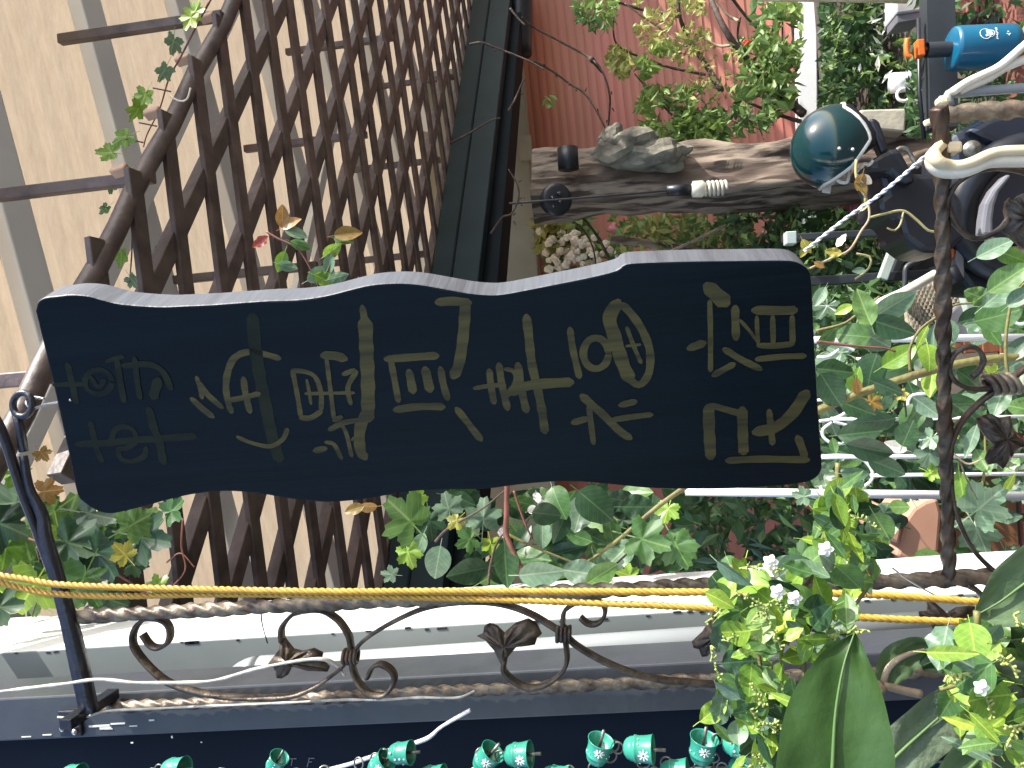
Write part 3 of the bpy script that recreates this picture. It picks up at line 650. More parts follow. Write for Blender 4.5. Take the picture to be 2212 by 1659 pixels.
char([([(1482, 470), (1500, 600), (1543, 785)], 38), (ell(1650, 630, 82, 100), 42), ([(1790, 300), (1738, 400), (1770, 520), (1825, 700), (1870, 800)], 74), ([(1860, 790), (1930, 835), (1992, 760), (2000, 620), (1960, 500), (1900, 400), (1820, 310)], 44), ([(1850, 462), (1892, 575), (1942, 690)], 24), ([(1848, 582), (1942, 572)], 18)], T22)
char([([(1502, 1080), (1590, 1052)], 46), ([(1560, 905), (1620, 960), (1700, 1030), (1800, 1130), (1872, 1180)], 48), ([(1605, 970), (1620, 1100), (1635, 1218)], 34), ([(1750, 1062), (1880, 1042), (2010, 1026)], 38), ([(1808, 966), (1905, 942)], 42)], T22)
char([([(42, 598), (138, 562)], 48), ([(160, 195), (220, 250), (280, 305)], 80), ([(175, 290), (180, 500), (180, 745)], 28), ([(200, 772), (330, 700)], 40), ([(270, 602), (380, 670), (510, 735)], 38), ([(340, 330), (342, 440), (346, 540)], 42), ([(370, 412), (430, 480), (485, 555)], 18), ([(462, 350), (600, 352), (728, 350)], 50), ([(480, 390), (482, 480), (490, 572)], 22), ([(490, 578), (600, 580), (712, 568)], 34), ([(708, 390), (710, 480), (712, 565)], 30), ([(582, 390), (586, 570)], 28), ([(480, 667), (640, 650), (790, 645)], 34)], T23)
char([([(168, 975), (172, 1130), (182, 1305)], 66), ([(180, 965), (300, 1000), (380, 1022)], 40), ([(385, 990), (390, 1150), (395, 1275)], 58), ([(290, 1325), (500, 1315), (810, 1320)], 48), ([(745, 1172), (768, 1230), (792, 1300)], 44), ([(470, 1140), (600, 1108), (710, 1020), (800, 885)], 70), ([(560, 1000), (570, 1100), (582, 1215)], 36)], T23)
# screw eye
e0 = sp(122, 878); e0 = e0 + BACK * .012
a = at(72, 882, .945)
ob('screw_eye', *sweep(resample(crom([e0 + (e0 - a) * .3, e0, e0.lerp(a, .5) + Vector((.001, 0, 0)), a, at(58, 874, .945), at(60, 862, .95), at(74, 858, .955), at(96, 862, .955)], 8), .002), circ(.0021, 8)), 'chrome', t, True)

# tie string from the board to the bar
def twistcord(path, r, m, parent=None, name='cord', strands=2, pitch=.02, step=.002, ns=6):
    P_ = resample(crom(path, 10), step); mb = MB(); L_ = 0; s = None; fr_ = []
    for i, p in enumerate(P_):
        tg = (P_[min(i + 1, len(P_) - 1)] - P_[max(i - 1, 0)]).normalized()
        if s is None: s = tg.orthogonal().normalized()
        s = (s - tg * s.dot(tg)).normalized(); u = tg.cross(s)
        if i: L_ += (p - P_[i - 1]).length
        fr_.append((p, s.copy(), u, L_))
    for k in range(strands):
        q = [p + (s_ * math.cos(2 * math.pi * (l / pitch + k / strands)) + u_ * math.sin(2 * math.pi * (l / pitch + k / strands))) * r * .52 for p, s_, u_, l in fr_]
        mb.add(*tube(q, r * .56, ns))
    return mb.build(name, m, parent, True)
o = twistcord([sp(1748, 556) + BACK * .02, at(1830, 470, .85), at(1905, 417, .84), at(2015, 323, .82), at(2036, 300, .81), at(2045, 318, .815)], .0021, 'string', None, 'tie_string', 2, .018)
tag(o, 'white twisted string tying the lower corner of the sign to the iron bar', 'string')
o = twistcord([at(*q) for q in ((-60, 1230, .90), (0, 1243, .9), (60, 1252, .9), (120, 1262, .9), (240, 1268, .9), (480, 1274, .9), (737, 1278, .9), (1000, 1277, .9), (1475, 1279, .9), (1862, 1284, .9), (2108, 1300, .9), (2300, 1312, .9))]  , .0044, 'rope', None, 'rope', 3, .027)
tag(o, 'yellow rope strand nearer the sign, hanging in front of the white post', 'rope', 'yellow ropes')
o = twistcord([at(*q) for q in ((-60, 1240, .905), (0, 1258, .905), (55, 1272, .905), (110, 1282, .905), (240, 1288, .905), (430, 1284, .905), (600, 1284, .905), (737, 1287, .905), (900, 1290, .905), (1160, 1298, .9), (1305, 1304, .9), (1475, 1311, .9), (1862, 1334, .9), (2060, 1343, .9), (2300, 1355, .9))], .0042, 'rope', None, 'rope', 3, .027)
tag(o, 'thinner yellow rope strand nearer the drain pipe, parting from the other rope lower down', 'rope', 'yellow ropes')
def wire(px, r, m, name, label, cat='wire'):
    o = ob(name, *sweep(resample(crom([at(*q) for q in px], 10), .003), circ(r, 7), scale=lambda s, L_: 1 + .18 * math.sin(L_ * 90) * math.sin(L_ * 31)), m, None, True); return tag(o, label, cat)
wire([(-60, 1502, .98), (0, 1494, .98), (133, 1478, .98), (210, 1468, .98), (283, 1474, .985), (350, 1475, .99), (457, 1471, 1.0), (550, 1446, 1.0), (640, 1428, 1.0), (697, 1424, 1.0), (725, 1436, 1.01), (745, 1460, 1.01)], .0025, 'wire', 'wire', 'pale wire crossing the black arm and hooked on the iron leaf')
wire([(125, 1549, 1.09), (160, 1552, 1.085), (185, 1549, 1.03), (233, 1536, 1.03), (330, 1531, 1.03), (433, 1526, 1.03), (600, 1519, 1.03), (737, 1512, 1.03), (820, 1512, 1.02), (904, 1507, 1.02), (987, 1507, 1.02), (1025, 1493, 1.03)], .0018, 'wire', 'wire', 'thin white wire laid along the lower twisted bar')
wire([(600, 1690, .97), (737, 1656, .97), (790, 1639, .97), (837, 1622, .96), (900, 1604, .95), (927, 1593, .95), (950, 1573, .95), (977, 1556, .95), (1016, 1534, .95)], .0027, 'string', 'wire', 'stiff white wire end poking up beside the green bells')
wire([(563, 1300, 1.2), (566, 1345, 1.2), (578, 1390, 1.2)], .0012, 'black_plastic', 'cable_tie', 'thin dark tie round the white post above the pipe elbow', 'tie')
wire([(1925, 1225, .93), (1970, 1258, .93), (2050, 1300, .93), (2085, 1298, .93)], .0012, 'chrome', 'binding_wire', 'thin silvery binding wire round the joint of the iron bars')

# ================================================================== LEAVES
def leafmesh(kind, seed):
    r_ = random.Random(seed); v = []; f = []
    ny, nx = 12, 6
    curl = r_.uniform(-.25, .35); fold = r_.uniform(.05, .35); tw = r_.uniform(-.3, .3); wave = r_.uniform(0, .035)
    def w_(y):
        if kind == 'oval': return .56 * (math.sin(math.pi * y ** .85)) ** .8
        if kind == 'round': return .78 * (math.sin(math.pi * y ** .8)) ** .62
        if kind == 'lance': return .34 * (math.sin(math.pi * y ** .8)) ** .9
        return .5 * math.sin(math.pi * y)
    for i in range(ny + 1):
        y = i / ny; W_ = w_(max(.001, min(.999, y)))
        for j in range(nx + 1):
            x = (j / nx - .5) * W_
            z = fold * abs(x) + curl * (y - .3) ** 2 * (-1) + wave * math.sin(y * 17 + j * 1.2) * abs(x) * 6 + tw * x * (y - .5)
            v.append((x, y, z))
    for i in range(ny):
        for j in range(nx): a_ = i * (nx + 1) + j; f.append((a_, a_ + 1, a_ + nx + 2, a_ + nx + 1))
    # petiole
    k = len(v); s = .012
    v += [(-s, -.22, -.05), (s, -.22, -.05), (s, .02, 0), (-s, .02, 0), (0, -.22, -.05 + s * 1.5), (0, .02, s * 1.5)]
    f += [(k, k + 1, k + 2, k + 3), (k, k + 3, k + 5, k + 4), (k + 1, k + 4, k + 5, k + 2)]
    return mesh('leaf', v, f, True)
def grapemesh(seed):
    r_ = random.Random(seed); v = [(0, 0, 0)]; f = []; n = 84; rings = 4
    cup = r_.uniform(-.25, .35); d3 = r_.uniform(.18, .34)
    prof = []
    for i in range(n):
        a = -math.pi * .5 + 2 * math.pi * (i + .5) / n        # start opposite the tip
        th = a - math.pi / 2                                   # 0 at the tip
        th = (th + math.pi) % (2 * math.pi) - math.pi
        lobe = 0
        for c_, w_, h_ in ((0, .42, 1.0), (1.05, .40, .86), (-1.05, .40, .86), (2.05, .42, .66), (-2.05, .42, .66)):
            lobe = max(lobe, h_ * math.exp(-((th - c_) / w_) ** 2 * .55))
        rr = .26 + .42 * lobe + d3 * lobe * .5
        rr *= .60 / .6
        if abs(abs(th) - math.pi) < .32: rr *= .35 + .65 * abs(abs(th) - math.pi) / .32
        rr *= 1 + .085 * (1 if i % 4 == 0 else (-.6 if i % 4 == 2 else .1))
        prof.append((a, rr))
    for k in range(1, rings + 1):
        s = k / rings
        for a, rr in prof:
            x, y = math.cos(a) * rr * s * .62, math.sin(a) * rr * s * .62
            v.append((x, y + .0, cup * (x * x + y * y) + .03 * math.sin(5 * a + seed) * s))
    for i in range(n): f.append((0, 1 + i, 1 + (i + 1) % n))
    for k in range(rings - 1):
        for i in range(n): f.append((1 + k * n + i, 1 + (k + 1) * n + i, 1 + (k + 1) * n + (i + 1) % n, 1 + k * n + (i + 1) % n))
    v = [(x, y + .32, z) for x, y, z in v]
    k = len(v); s = .012
    v += [(-s, -.18, -.1), (s, -.18, -.1), (s, .33, 0), (-s, .33, 0)]; f.append((k, k + 1, k + 2, k + 3))
    return mesh('leaf', v, f, True)
LM = {}
def getleaf(kind, mt, s):
    key = (kind, mt, s)
    if key not in LM:
        me = grapemesh(s * 7 + 1) if kind == 'grape' else leafmesh(kind, hash(kind) % 7 * 0 + s * 13 + {'oval': 1, 'round': 2, 'lance': 3}.get(kind, 0))
        me.materials.append(M[mt]); LM[key] = me
    return LM[key]
def leaf(parent, x, y, size, depth, kind='oval', mt='leaf_mid', ang=None, tilt=None, name='leaf'):
    """centre x,y and length in overview pixels; ang = direction of the tip in the picture (degrees, 0 right, 90 down)."""
    if ang is None: ang = rnd.uniform(0, 360)
    c = at(x, y, depth); L_ = size * pxm(depth)
    a = R(ang); d = (at(x + math.cos(a) * 20, y + math.sin(a) * 20, depth) - c).normalized()
    nrm = (CAM - c).normalized()
    tl = tilt if tilt is not None else (rnd.gauss(0, .45), rnd.gauss(0, .45))
    s = d.cross(nrm).normalized()
    nrm = (nrm + s * tl[0] + d * tl[1]).normalized()
    d = (d - nrm * d.dot(nrm)).normalized(); s = d.cross(nrm)
    L_ *= 1 + .25 * abs(tl[1])
    o = bpy.data.objects.new(name, getleaf(kind, mt, rnd.randrange(4))); col.objects.link(o); adopt(o, parent)
    b = c - d * L_ * .5
    o.matrix_basis = Matrix(((s.x * L_, d.x * L_, nrm.x * L_, b.x), (s.y * L_, d.y * L_, nrm.y * L_, b.y), (s.z * L_, d.z * L_, nrm.z * L_, b.z), (0, 0, 0, 1)))
    return o
def stem(parent, px, r, m='bark', taper=.6, name='stem', knots=0):
    p = resample(crom([at(*q) for q in px], 8), max(.006, r * 1.5))
    o = ob(name, *sweep(p, circ(r, 7), scale=lambda s, L_: (1 + (taper - 1) * s) * (1 + .12 * noise.noise(Vector((L_ * 25, r * 999, 0))))), m, parent, True); return o
inpoly2 = lambda x, y: y > 1120 and x < 250 + (1300 - y) * .3
# --- grape vine at the roof end
t = thing('grape_vine', 'grape vine with broad toothed leaves filling the corner behind the black arm', 'vine', tuple(at(150, 1200, 1.6)))
for q in [(5, 1090, 120, 'leaf_pale', 200), (95, 1120, 100, 'leaf_mid', 150), (150, 1110, 120, 'leaf_mid', 300), (215, 1115, 110, 'leaf_pale', 0), (60, 1190, 120, 'leaf_mid', 240), (175, 1180, 130, 'leaf_dark', 30), (110, 1240, 110, 'leaf_dark', 190), (225, 1215, 130, 'leaf_dark', 60), (170, 1270, 110, 'leaf_mid', 100), (60, 1285, 120, 'leaf_light', 140), (10, 1200, 90, 'leaf_light', 120), (310, 1120, 90, 'leaf_mid', 330), (330, 1165, 120, 'leaf_dark', 10), (290, 1150, 80, 'leaf_mid', 80), (262, 1190, 56, 'leaf_yellow', 200), (345, 1260, 52, 'leaf_light', 300), (250, 1300, 70, 'leaf_dark', 20), (380, 1095, 70, 'leaf_mid', 340), (40, 1030, 60, 'leaf_light', 30), (20, 1140, 110, 'leaf_dark', 45), (110, 1060, 60, 'leaf_orange', 10), (95, 985, 40, 'leaf_orange', 60), (130, 1170, 90, 'leaf_light', 90), (300, 1220, 60, 'leaf_dark', 0), (200, 1290, 80, 'leaf_mid', 50), (20, 1310, 90, 'leaf_dark', 0)]:
    leaf(t, q[0], q[1], q[2] * 1.2, 1.43 + rnd.uniform(-.08, .08), 'grape', q[3], q[4] + rnd.uniform(-20, 20), (rnd.gauss(0, .3), rnd.gauss(0, .3)))
stem(t, [(-40, 1130, 1.5), (80, 1170, 1.5), (200, 1210, 1.5), (330, 1290, 1.5)], .004, 'red_stem')
stem(t, [(395, 1120, 1.5), (392, 1180, 1.5), (400, 1230, 1.5), (370, 1270, 1.5)], .0022, 'red_stem')
stem(t, [(360, 1215, 1.5), (390, 1195, 1.5), (420, 1225, 1.5)], .002, 'red_stem')
stem(t, [(80, 1180, 1.5), (90, 1250, 1.5), (70, 1330, 1.5)], .003, 'bark')
stem(t, [(210, 1105, 1.36), (206, 1070, 1.5), (225, 1060, 1.5), (235, 1072, 1.5)], .0014, 'tendril')
stem(t, [(208, 1180, 1.5), (200, 1235, 1.5), (170, 1248, 1.5), (160, 1262, 1.5)], .0014, 'tendril')
for i in range(34):
    x, y = rnd.uniform(-30, 390), rnd.uniform(1120, 1310)
    if inpoly2(x, y): leaf(t, x, y, rnd.uniform(60, 100), 1.5 + rnd.uniform(-.04, .1), 'grape', rnd.choice(('leaf_dark', 'leaf_mid', 'leaf_dark', 'leaf_light')))
# --- sprig along the rail
t = thing('vine_shoot', 'slender vine shoot with young lobed leaves climbing along the lattice rail', 'vine', tuple(at(320, 300, 2.2)))
for q in [(408, 48, 62, 'leaf_bright', 120), (372, 100, 60, 'leaf_pale', 110), (350, 160, 62, 'leaf_pale', 120), (310, 215, 62, 'leaf_light', 110), (293, 245, 70, 'leaf_light', 120), (262, 300, 60, 'leaf_light', 140), (228, 330, 66, 'leaf_light', 170), (238, 405, 42, 'leaf_mid', 100), (225, 455, 40, 'leaf_mid', 120), (425, 15, 50, 'leaf_light', 300), (318, 590, 88, 'leaf_mid', 110), (262, 560, 60, 'leaf_light', 100), (290, 610, 50, 'leaf_pale', 60)]:
    leaf(t, q[0], q[1], q[2] * 1.05, 2.15, 'grape', q[3], q[4], (rnd.choice((-1, 1)) * rnd.uniform(.8, 1.5), rnd.gauss(0, .2)))
stem(t, [(460, -10, 2.2), (425, 55, 2.2), (392, 120, 2.2), (365, 170, 2.2), (345, 235, 2.2), (318, 290, 2.2), (310, 318, 2.2)], .0035, 'red_stem', .5)
stem(t, [(285, 470, 2.15), (285, 540, 2.15), (280, 610, 2.15)], .003, 'bark')
stem(t, [(412, 190, 2.1), (404, 214, 2.1), (388, 218, 2.1), (368, 208, 2.1)], .0028, 'cream_white', 1)
for q in ((300, 265), (270, 300), (330, 190)): stem(t, [(q[0], q[1], 2.15), (q[0] + 40, q[1] + 8, 2.18)], .0022, 'red_stem', 1)
# --- rose sprig
t = thing('rose_shoot', 'young rose shoot with copper and green leaves above the sign edge', 'plant', tuple(at(650, 550, 1.3)))
for q in [(610, 468, 52, 'leaf_orange', 270), (628, 482, 50, 'leaf_orange', 330), (563, 523, 42, 'leaf_red', 140), (640, 505, 52, 'leaf_pale', 10), (622, 575, 44, 'leaf_pale', 20), (608, 565, 50, 'leaf_light', 110), (650, 528, 46, 'leaf_mid', 30), (690, 592, 62, 'leaf_pale', 330), (712, 572, 50, 'leaf_pale', 100), (718, 540, 50, 'leaf_light', 320), (752, 505, 64, 'leaf_orange', 345), (742, 518, 44, 'leaf_mid', 10), (705, 606, 60, 'leaf_light', 20), (730, 598, 50, 'leaf_pale', 350), (740, 1095, 40, 'leaf_orange', 100)][:14]:
    leaf(t, q[0], q[1], q[2], 1.3, 'oval', q[3], q[4], (rnd.gauss(0, .5), rnd.gauss(0, .3)))
stem(t, [(575, 500, 1.3), (600, 515, 1.3), (640, 535, 1.3), (665, 570, 1.3), (690, 625, 1.3)], .0022, 'red_stem')
stem(t, [(690, 625, 1.3), (705, 590, 1.3), (725, 545, 1.3)], .0018, 'green_stem')
# --- vine below the sign
t = thing('honeysuckle_vine', 'tangled vine of round and toothed leaves between the sign and the white post', 'vine', tuple(at(1100, 1160, 1.6)))
for q in [(870, 1110, 128, 'grape', 'leaf_mid', 215), (905, 1070, 60, 'grape', 'leaf_light', 300), (965, 1085, 80, 'grape', 'leaf_pale', 250), (1045, 1105, 92, 'grape', 'leaf_pale', 275), (1005, 1170, 62, 'grape', 'leaf_mid', 150), (1062, 1185, 56, 'grape', 'leaf_bright', 90), (885, 1205, 74, 'grape', 'leaf_light', 70), (838, 1240, 46, 'grape', 'leaf_pale', 200), (1410, 1172, 130, 'grape', 'leaf_mid', 20), (1470, 1195, 100, 'grape', 'leaf_mid', 60), (792, 1095, 46, 'oval', 'leaf_orange', 190), (765, 1100, 44, 'oval', 'leaf_orange', 160),
          (945, 1216, 72, 'round', 'leaf_pale', 100), (905, 1180, 62, 'oval', 'leaf_pale', 110), (1172, 1156, 56, 'round', 'leaf_pale', 90), (1252, 1112, 76, 'round', 'leaf_pale', 100), (1287, 1092, 96, 'round', 'leaf_dark', 40), (1150, 1205, 80, 'oval', 'leaf_mid', 20), (1228, 1190, 84, 'oval', 'leaf_dark', 340), (1330, 1205, 100, 'oval', 'leaf_pale', 130), (1170, 1238, 100, 'oval', 'leaf_pale', 350), (1262, 1238, 96, 'oval', 'leaf_pale', 10), (1092, 1220, 100, 'oval', 'leaf_dark', 90), (1205, 1085, 70, 'round', 'leaf_mid', 60), (1378, 1095, 70, 'round', 'leaf_dark', 0), (1010, 1235, 96, 'oval', 'leaf_dark', 170), (1125, 1085, 60, 'oval', 'leaf_mid', 200), (1320, 1150, 70, 'oval', 'leaf_mid', 80), (1000, 1080, 60, 'oval', 'leaf_dark', 20), (930, 1140, 80, 'grape', 'leaf_dark', 80), (980, 1130, 50, 'grape', 'leaf_yellow', 130), (1070, 1240, 70, 'oval', 'leaf_dark', 40), (1210, 1140, 70, 'oval', 'leaf_dark', 120), (1340, 1080, 60, 'round', 'leaf_dark', 190), (1440, 1110, 60, 'grape', 'leaf_light', 100), (1300, 1240, 80, 'oval', 'leaf_mid', 330), (1350, 1240, 60, 'grape', 'leaf_light', 200), (1130, 1160, 60, 'oval', 'leaf_dark', 300), (1250, 1160, 60, 'oval', 'leaf_mid', 200), (1180, 1110, 60, 'round', 'leaf_dark', 10)]:
    leaf(t, q[0], q[1], q[2], 1.62 + rnd.uniform(-.12, .15), q[3], q[4], q[5], (rnd.gauss(0, .3), rnd.gauss(0, .25)))
for i in range(80):
    x = rnd.uniform(990, 1480); y = rnd.uniform(1060, 1258)
    leaf(t, x, y, rnd.uniform(50, 85), 1.95 + rnd.uniform(-.1, .3), rnd.choice(('oval', 'round', 'grape', 'oval')), rnd.choice(('leaf_dark', 'leaf_dark', 'leaf_mid')))
for c_ in ((1160, 1075), (1170, 1090), (1195, 1080), (1150, 1100), (1085, 1150)):
    leaf(t, c_[0], c_[1], 22, 1.6, 'round', 'petal_white')
stem(t, [(1095, 1040, 1.55), (1094, 1110, 1.55), (1093, 1150, 1.55), (1108, 1190, 1.55), (1150, 1275, 1.55)], .0062, 'red_stem', .9)
stem(t, [(1098, 1155, 1.57), (1150, 1180, 1.57), (1245, 1218, 1.57)], .0035, 'green_stem')
stem(t, [(1110, 1060, 1.57), (1130, 1120, 1.57), (1150, 1165, 1.57)], .003, 'red_stem')
stem(t, [(1490, 1045, 1.55), (1420, 1095, 1.55), (1330, 1170, 1.55), (1240, 1235, 1.55)], .0055, 'green_stem')
stem(t, [(1055, 1265, 1.57), (1060, 1220, 1.57), (1075, 1170, 1.57), (1100, 1140, 1.57)], .0035, 'bark')
stem(t, [(1290, 1280, 1.57), (1320, 1230, 1.57), (1370, 1180, 1.57), (1400, 1130, 1.57)], .0028, 'bark')
stem(t, [(940, 1170, 1.57), (970, 1140, 1.57), (1040, 1100, 1.57), (1090, 1060, 1.57)], .003, 'bark')
# --- vine at the lower end, beyond the twisted bar
t = thing('climbing_vine', 'leafy climbing vine with a thick green stem behind the twisted iron bar', 'vine', tuple(at(1950, 850, 1.7)))
VC = 1.62
for q in [(640, 500, 280, 'oval', 'leaf_mid', 250), (920, 470, 330, 'oval', 'leaf_pale', 320), (900, 680, 330, 'oval', 'leaf_dark', 10), (530, 760, 240, 'round', 'leaf_mid', 190), (750, 800, 240, 'round', 'leaf_pale', 30), (970, 960, 270, 'oval', 'leaf_light', 330), (700, 1110, 280, 'round', 'leaf_dark', 120), (370, 1090, 270, 'oval', 'leaf_dark', 0), (560, 1170, 190, 'oval', 'leaf_light', 290), (330, 1270, 280, 'round', 'leaf_dark', 60), (870, 1250, 220, 'oval', 'leaf_dark', 20), (1180, 780, 180, 'lance', 'leaf_light', 120), (1290, 780, 190, 'oval', 'leaf_pale', 100), (1460, 720, 170, 'oval', 'leaf_pale', 80), (1270, 1200, 230, 'oval', 'leaf_light', 90), (580, 1440, 260, 'oval', 'leaf_dark', 20), (730, 1560, 280, 'oval', 'leaf_dark', 160), (1080, 1530, 230, 'round', 'leaf_mid', 130), (1230, 1430, 230, 'oval', 'leaf_pale', 30), (1500, 1400, 260, 'round', 'leaf_dark', 0), (1690, 390, 170, 'round', 'leaf_mid', 200), (1920, 350, 300, 'oval', 'leaf_pale', 320), (1890, 580, 290, 'round', 'leaf_mid', 350), (1700, 660, 180, 'oval', 'leaf_pale', 180), (1840, 750, 190, 'oval', 'leaf_mid', 50), (1900, 1370, 260, 'oval', 'leaf_pale', 110), (1820, 1120, 150, 'grape', 'leaf_bright', 150), (1650, 1520, 220, 'oval', 'leaf_dark', 40), (2000, 1060, 220, 'oval', 'leaf_pale', 330), (2090, 880, 220, 'oval', 'leaf_pale', 310), (1250, 960, 190, 'round', 'leaf_light', 90), (450, 520, 140, 'oval', 'leaf_light', 160), (230, 400, 160, 'oval', 'leaf_pale', 120), (1640, 1180, 230, 'round', 'leaf_dark', 30), (1000, 1330, 120, 'grape', 'leaf_yellow', 60), (750, 1400, 170, 'grape', 'leaf_orange', 30), (570, 1240, 130, 'oval', 'leaf_orange', 80), (300, 780, 180, 'oval', 'leaf_mid', 300), (1980, 200, 200, 'oval', 'leaf_mid', 300)]:
    x, y = CA(q[0], q[1]); leaf(t, x, y, q[2] * .2315 * 1.2, VC + rnd.uniform(-.12, .12), q[3], q[4], q[5], (rnd.gauss(0, .3), rnd.gauss(0, .25)))
for q in [(1640, 330, 260, 'lance', 'leaf_pale', 110), (1230, 330, 200, 'grape', 'leaf_pale', 150), (1230, 480, 220, 'grape', 'leaf_pale', 120), (1150, 180, 220, 'round', 'leaf_dark', 90), (700, 400, 320, 'oval', 'leaf_dark', 10), (1430, 210, 160, 'grape', 'leaf_light', 270), (1560, 800, 300, 'oval', 'leaf_light', 80), (1800, 880, 430, 'grape', 'leaf_pale', 320), (1730, 1230, 360, 'grape', 'leaf_pale', 80), (970, 940, 130, 'round', 'leaf_mid', 0), (1240, 1400, 190, 'oval', 'leaf_mid', 0), (230, 620, 170, 'grape', 'leaf_pale', 80), (40, 830, 180, 'grape', 'leaf_pale', 190), (130, 1380, 280, 'grape', 'leaf_mid', 330), (1750, 520, 200, 'oval', 'leaf_mid', 60), (600, 250, 300, 'oval', 'leaf_dark', 350), (850, 560, 260, 'oval', 'leaf_dark', 20), (1300, 640, 160, 'grape', 'leaf_light', 40), (2000, 720, 170, 'lance', 'leaf_bright', 300), (930, 370, 160, 'oval', 'petal_white', 200), (360, 370, 120, 'oval', 'leaf_mid', 80), (820, 1240, 160, 'oval', 'leaf_mid', 330), (1050, 250, 200, 'round', 'leaf_dark', 300)]:
    x, y = CB(q[0], q[1]); leaf(t, x, y, q[2] * .2315 * 1.2, VC + rnd.uniform(-.12, .12), q[3], q[4], q[5], (rnd.gauss(0, .3), rnd.gauss(0, .25)))
for q in [(2150, 536, 72, 'oval', 'leaf_pale', 340), (2182, 552, 60, 'oval', 'leaf_light', 20), (2180, 600, 92, 'oval', 'leaf_mid', 330), (2200, 480, 60, 'oval', 'leaf_light', 60), (2205, 640, 60, 'oval', 'leaf_pale', 330)]:
    leaf(t, q[0], q[1], q[2], 1.35, q[3], q[4], q[5], (rnd.gauss(0, .25), rnd.gauss(0, .2)))
for i in range(150):
    x = rnd.uniform(1765, 2240); y = rnd.uniform(660, 1230)
    if 1925 < x < 2040 and y > 1070: continue
    if 1950 < x < 2100 and y < 740: continue
    leaf(t, x, y, rnd.uniform(45, 75), 2.15 + rnd.uniform(-.1, .35), rnd.choice(('oval', 'round', 'grape', 'oval')), rnd.choice(('leaf_dark', 'leaf_dark', 'leaf_mid', 'leaf_pale')))
stem(t, [(1700, 925, 1.58), (1774, 884, 1.58), (1880, 842, 1.58), (1996, 805, 1.58), (2112, 779, 1.58), (2240, 769, 1.58)], .0085, 'green_stem', 1)
stem(t, [(1765, 738, 1.6), (1850, 748, 1.6), (1910, 752, 1.6), (1935, 760, 1.6)], .0035, 'red_stem')
stem(t, [(1966, 802, 1.6), (1965, 755, 1.6), (1985, 715, 1.6), (2022, 685, 1.6), (2060, 660, 1.6), (2100, 655, 1.6)], .0035, 'green_stem')
stem(t, [(2178, 830, 1.55), (2172, 760, 1.55), (2176, 700, 1.55), (2190, 640, 1.55), (2225, 600, 1.55)], .0038, 'green_stem')
stem(t, [(1763, 715, 1.62), (1820, 700, 1.62), (1850, 680, 1.62), (1900, 640, 1.62)], .0035, 'green_stem')
stem(t, [(1955, 870, 1.6), (1958, 900, 1.6), (1950, 830, 1.6)], .002, 'bark')
stem(t, [(2120, 1065, 1.55), (2128, 990, 1.55), (2126, 900, 1.55)], .0028, 'green_stem')
stem(t, [(2060, 980, 1.5), (2090, 1002, 1.5), (2122, 992, 1.5)], .0022, 'twig')
stem(t, [(2075, 1000, 1.5), (2090, 1040, 1.5), (2112, 1080, 1.5)], .0018, 'bark')
# --- dry tendrils near the sign corner
t = thing('dry_tendril', 'thin yellowing tendril with small withered leaves beside the sign corner', 'vine', tuple(at(1800, 520, 1.1)))
stem(t, [(1750, 580, 1.1), (1800, 556, 1.1), (1835, 540, 1.1), (1860, 500, 1.1), (1878, 470, 1.1), (1872, 430, 1.1), (1852, 400, 1.1)], .0018, 'twig', 1)
stem(t, [(1878, 470, 1.1), (1910, 462, 1.1), (1950, 455, 1.1), (1980, 475, 1.1), (2005, 498, 1.1), (2022, 500, 1.1)], .0018, 'tendril', 1)
stem(t, [(1952, 456, 1.1), (1945, 485, 1.1), (1932, 498, 1.1), (1915, 492, 1.1)], .0014, 'tendril', 1)
stem(t, [(1850, 345, 1.1), (1849, 375, 1.1), (1855, 395, 1.1), (1868, 410, 1.1), (1870, 440, 1.1)], .0022, 'tendril', 1)
stem(t, [(1850, 548, 1.1), (1880, 556, 1.1), (1876, 580, 1.1), (1852, 600, 1.1), (1844, 604, 1.1)], .0016, 'tendril', 1)
for q in [(1742, 532, 34, 'leaf_yellow', 60), (1750, 528, 24, 'leaf_bright', 200), (1735, 545, 24, 'leaf_yellow', 120), (1862, 404, 34, 'leaf_orange', 60), (1870, 388, 30, 'petal_cream', 30), (1858, 392, 34, 'leaf_orange', 100), (1800, 545, 34, 'leaf_yellow', 190), (1818, 520, 30, 'petal_cream', 310), (1868, 445, 26, 'leaf_yellow', 320), (1855, 585, 26, 'leaf_pale', 180), (1770, 572, 24, 'leaf_orange', 30)]:
    leaf(t, q[0], q[1], q[2], 1.09, 'oval', q[3], q[4])

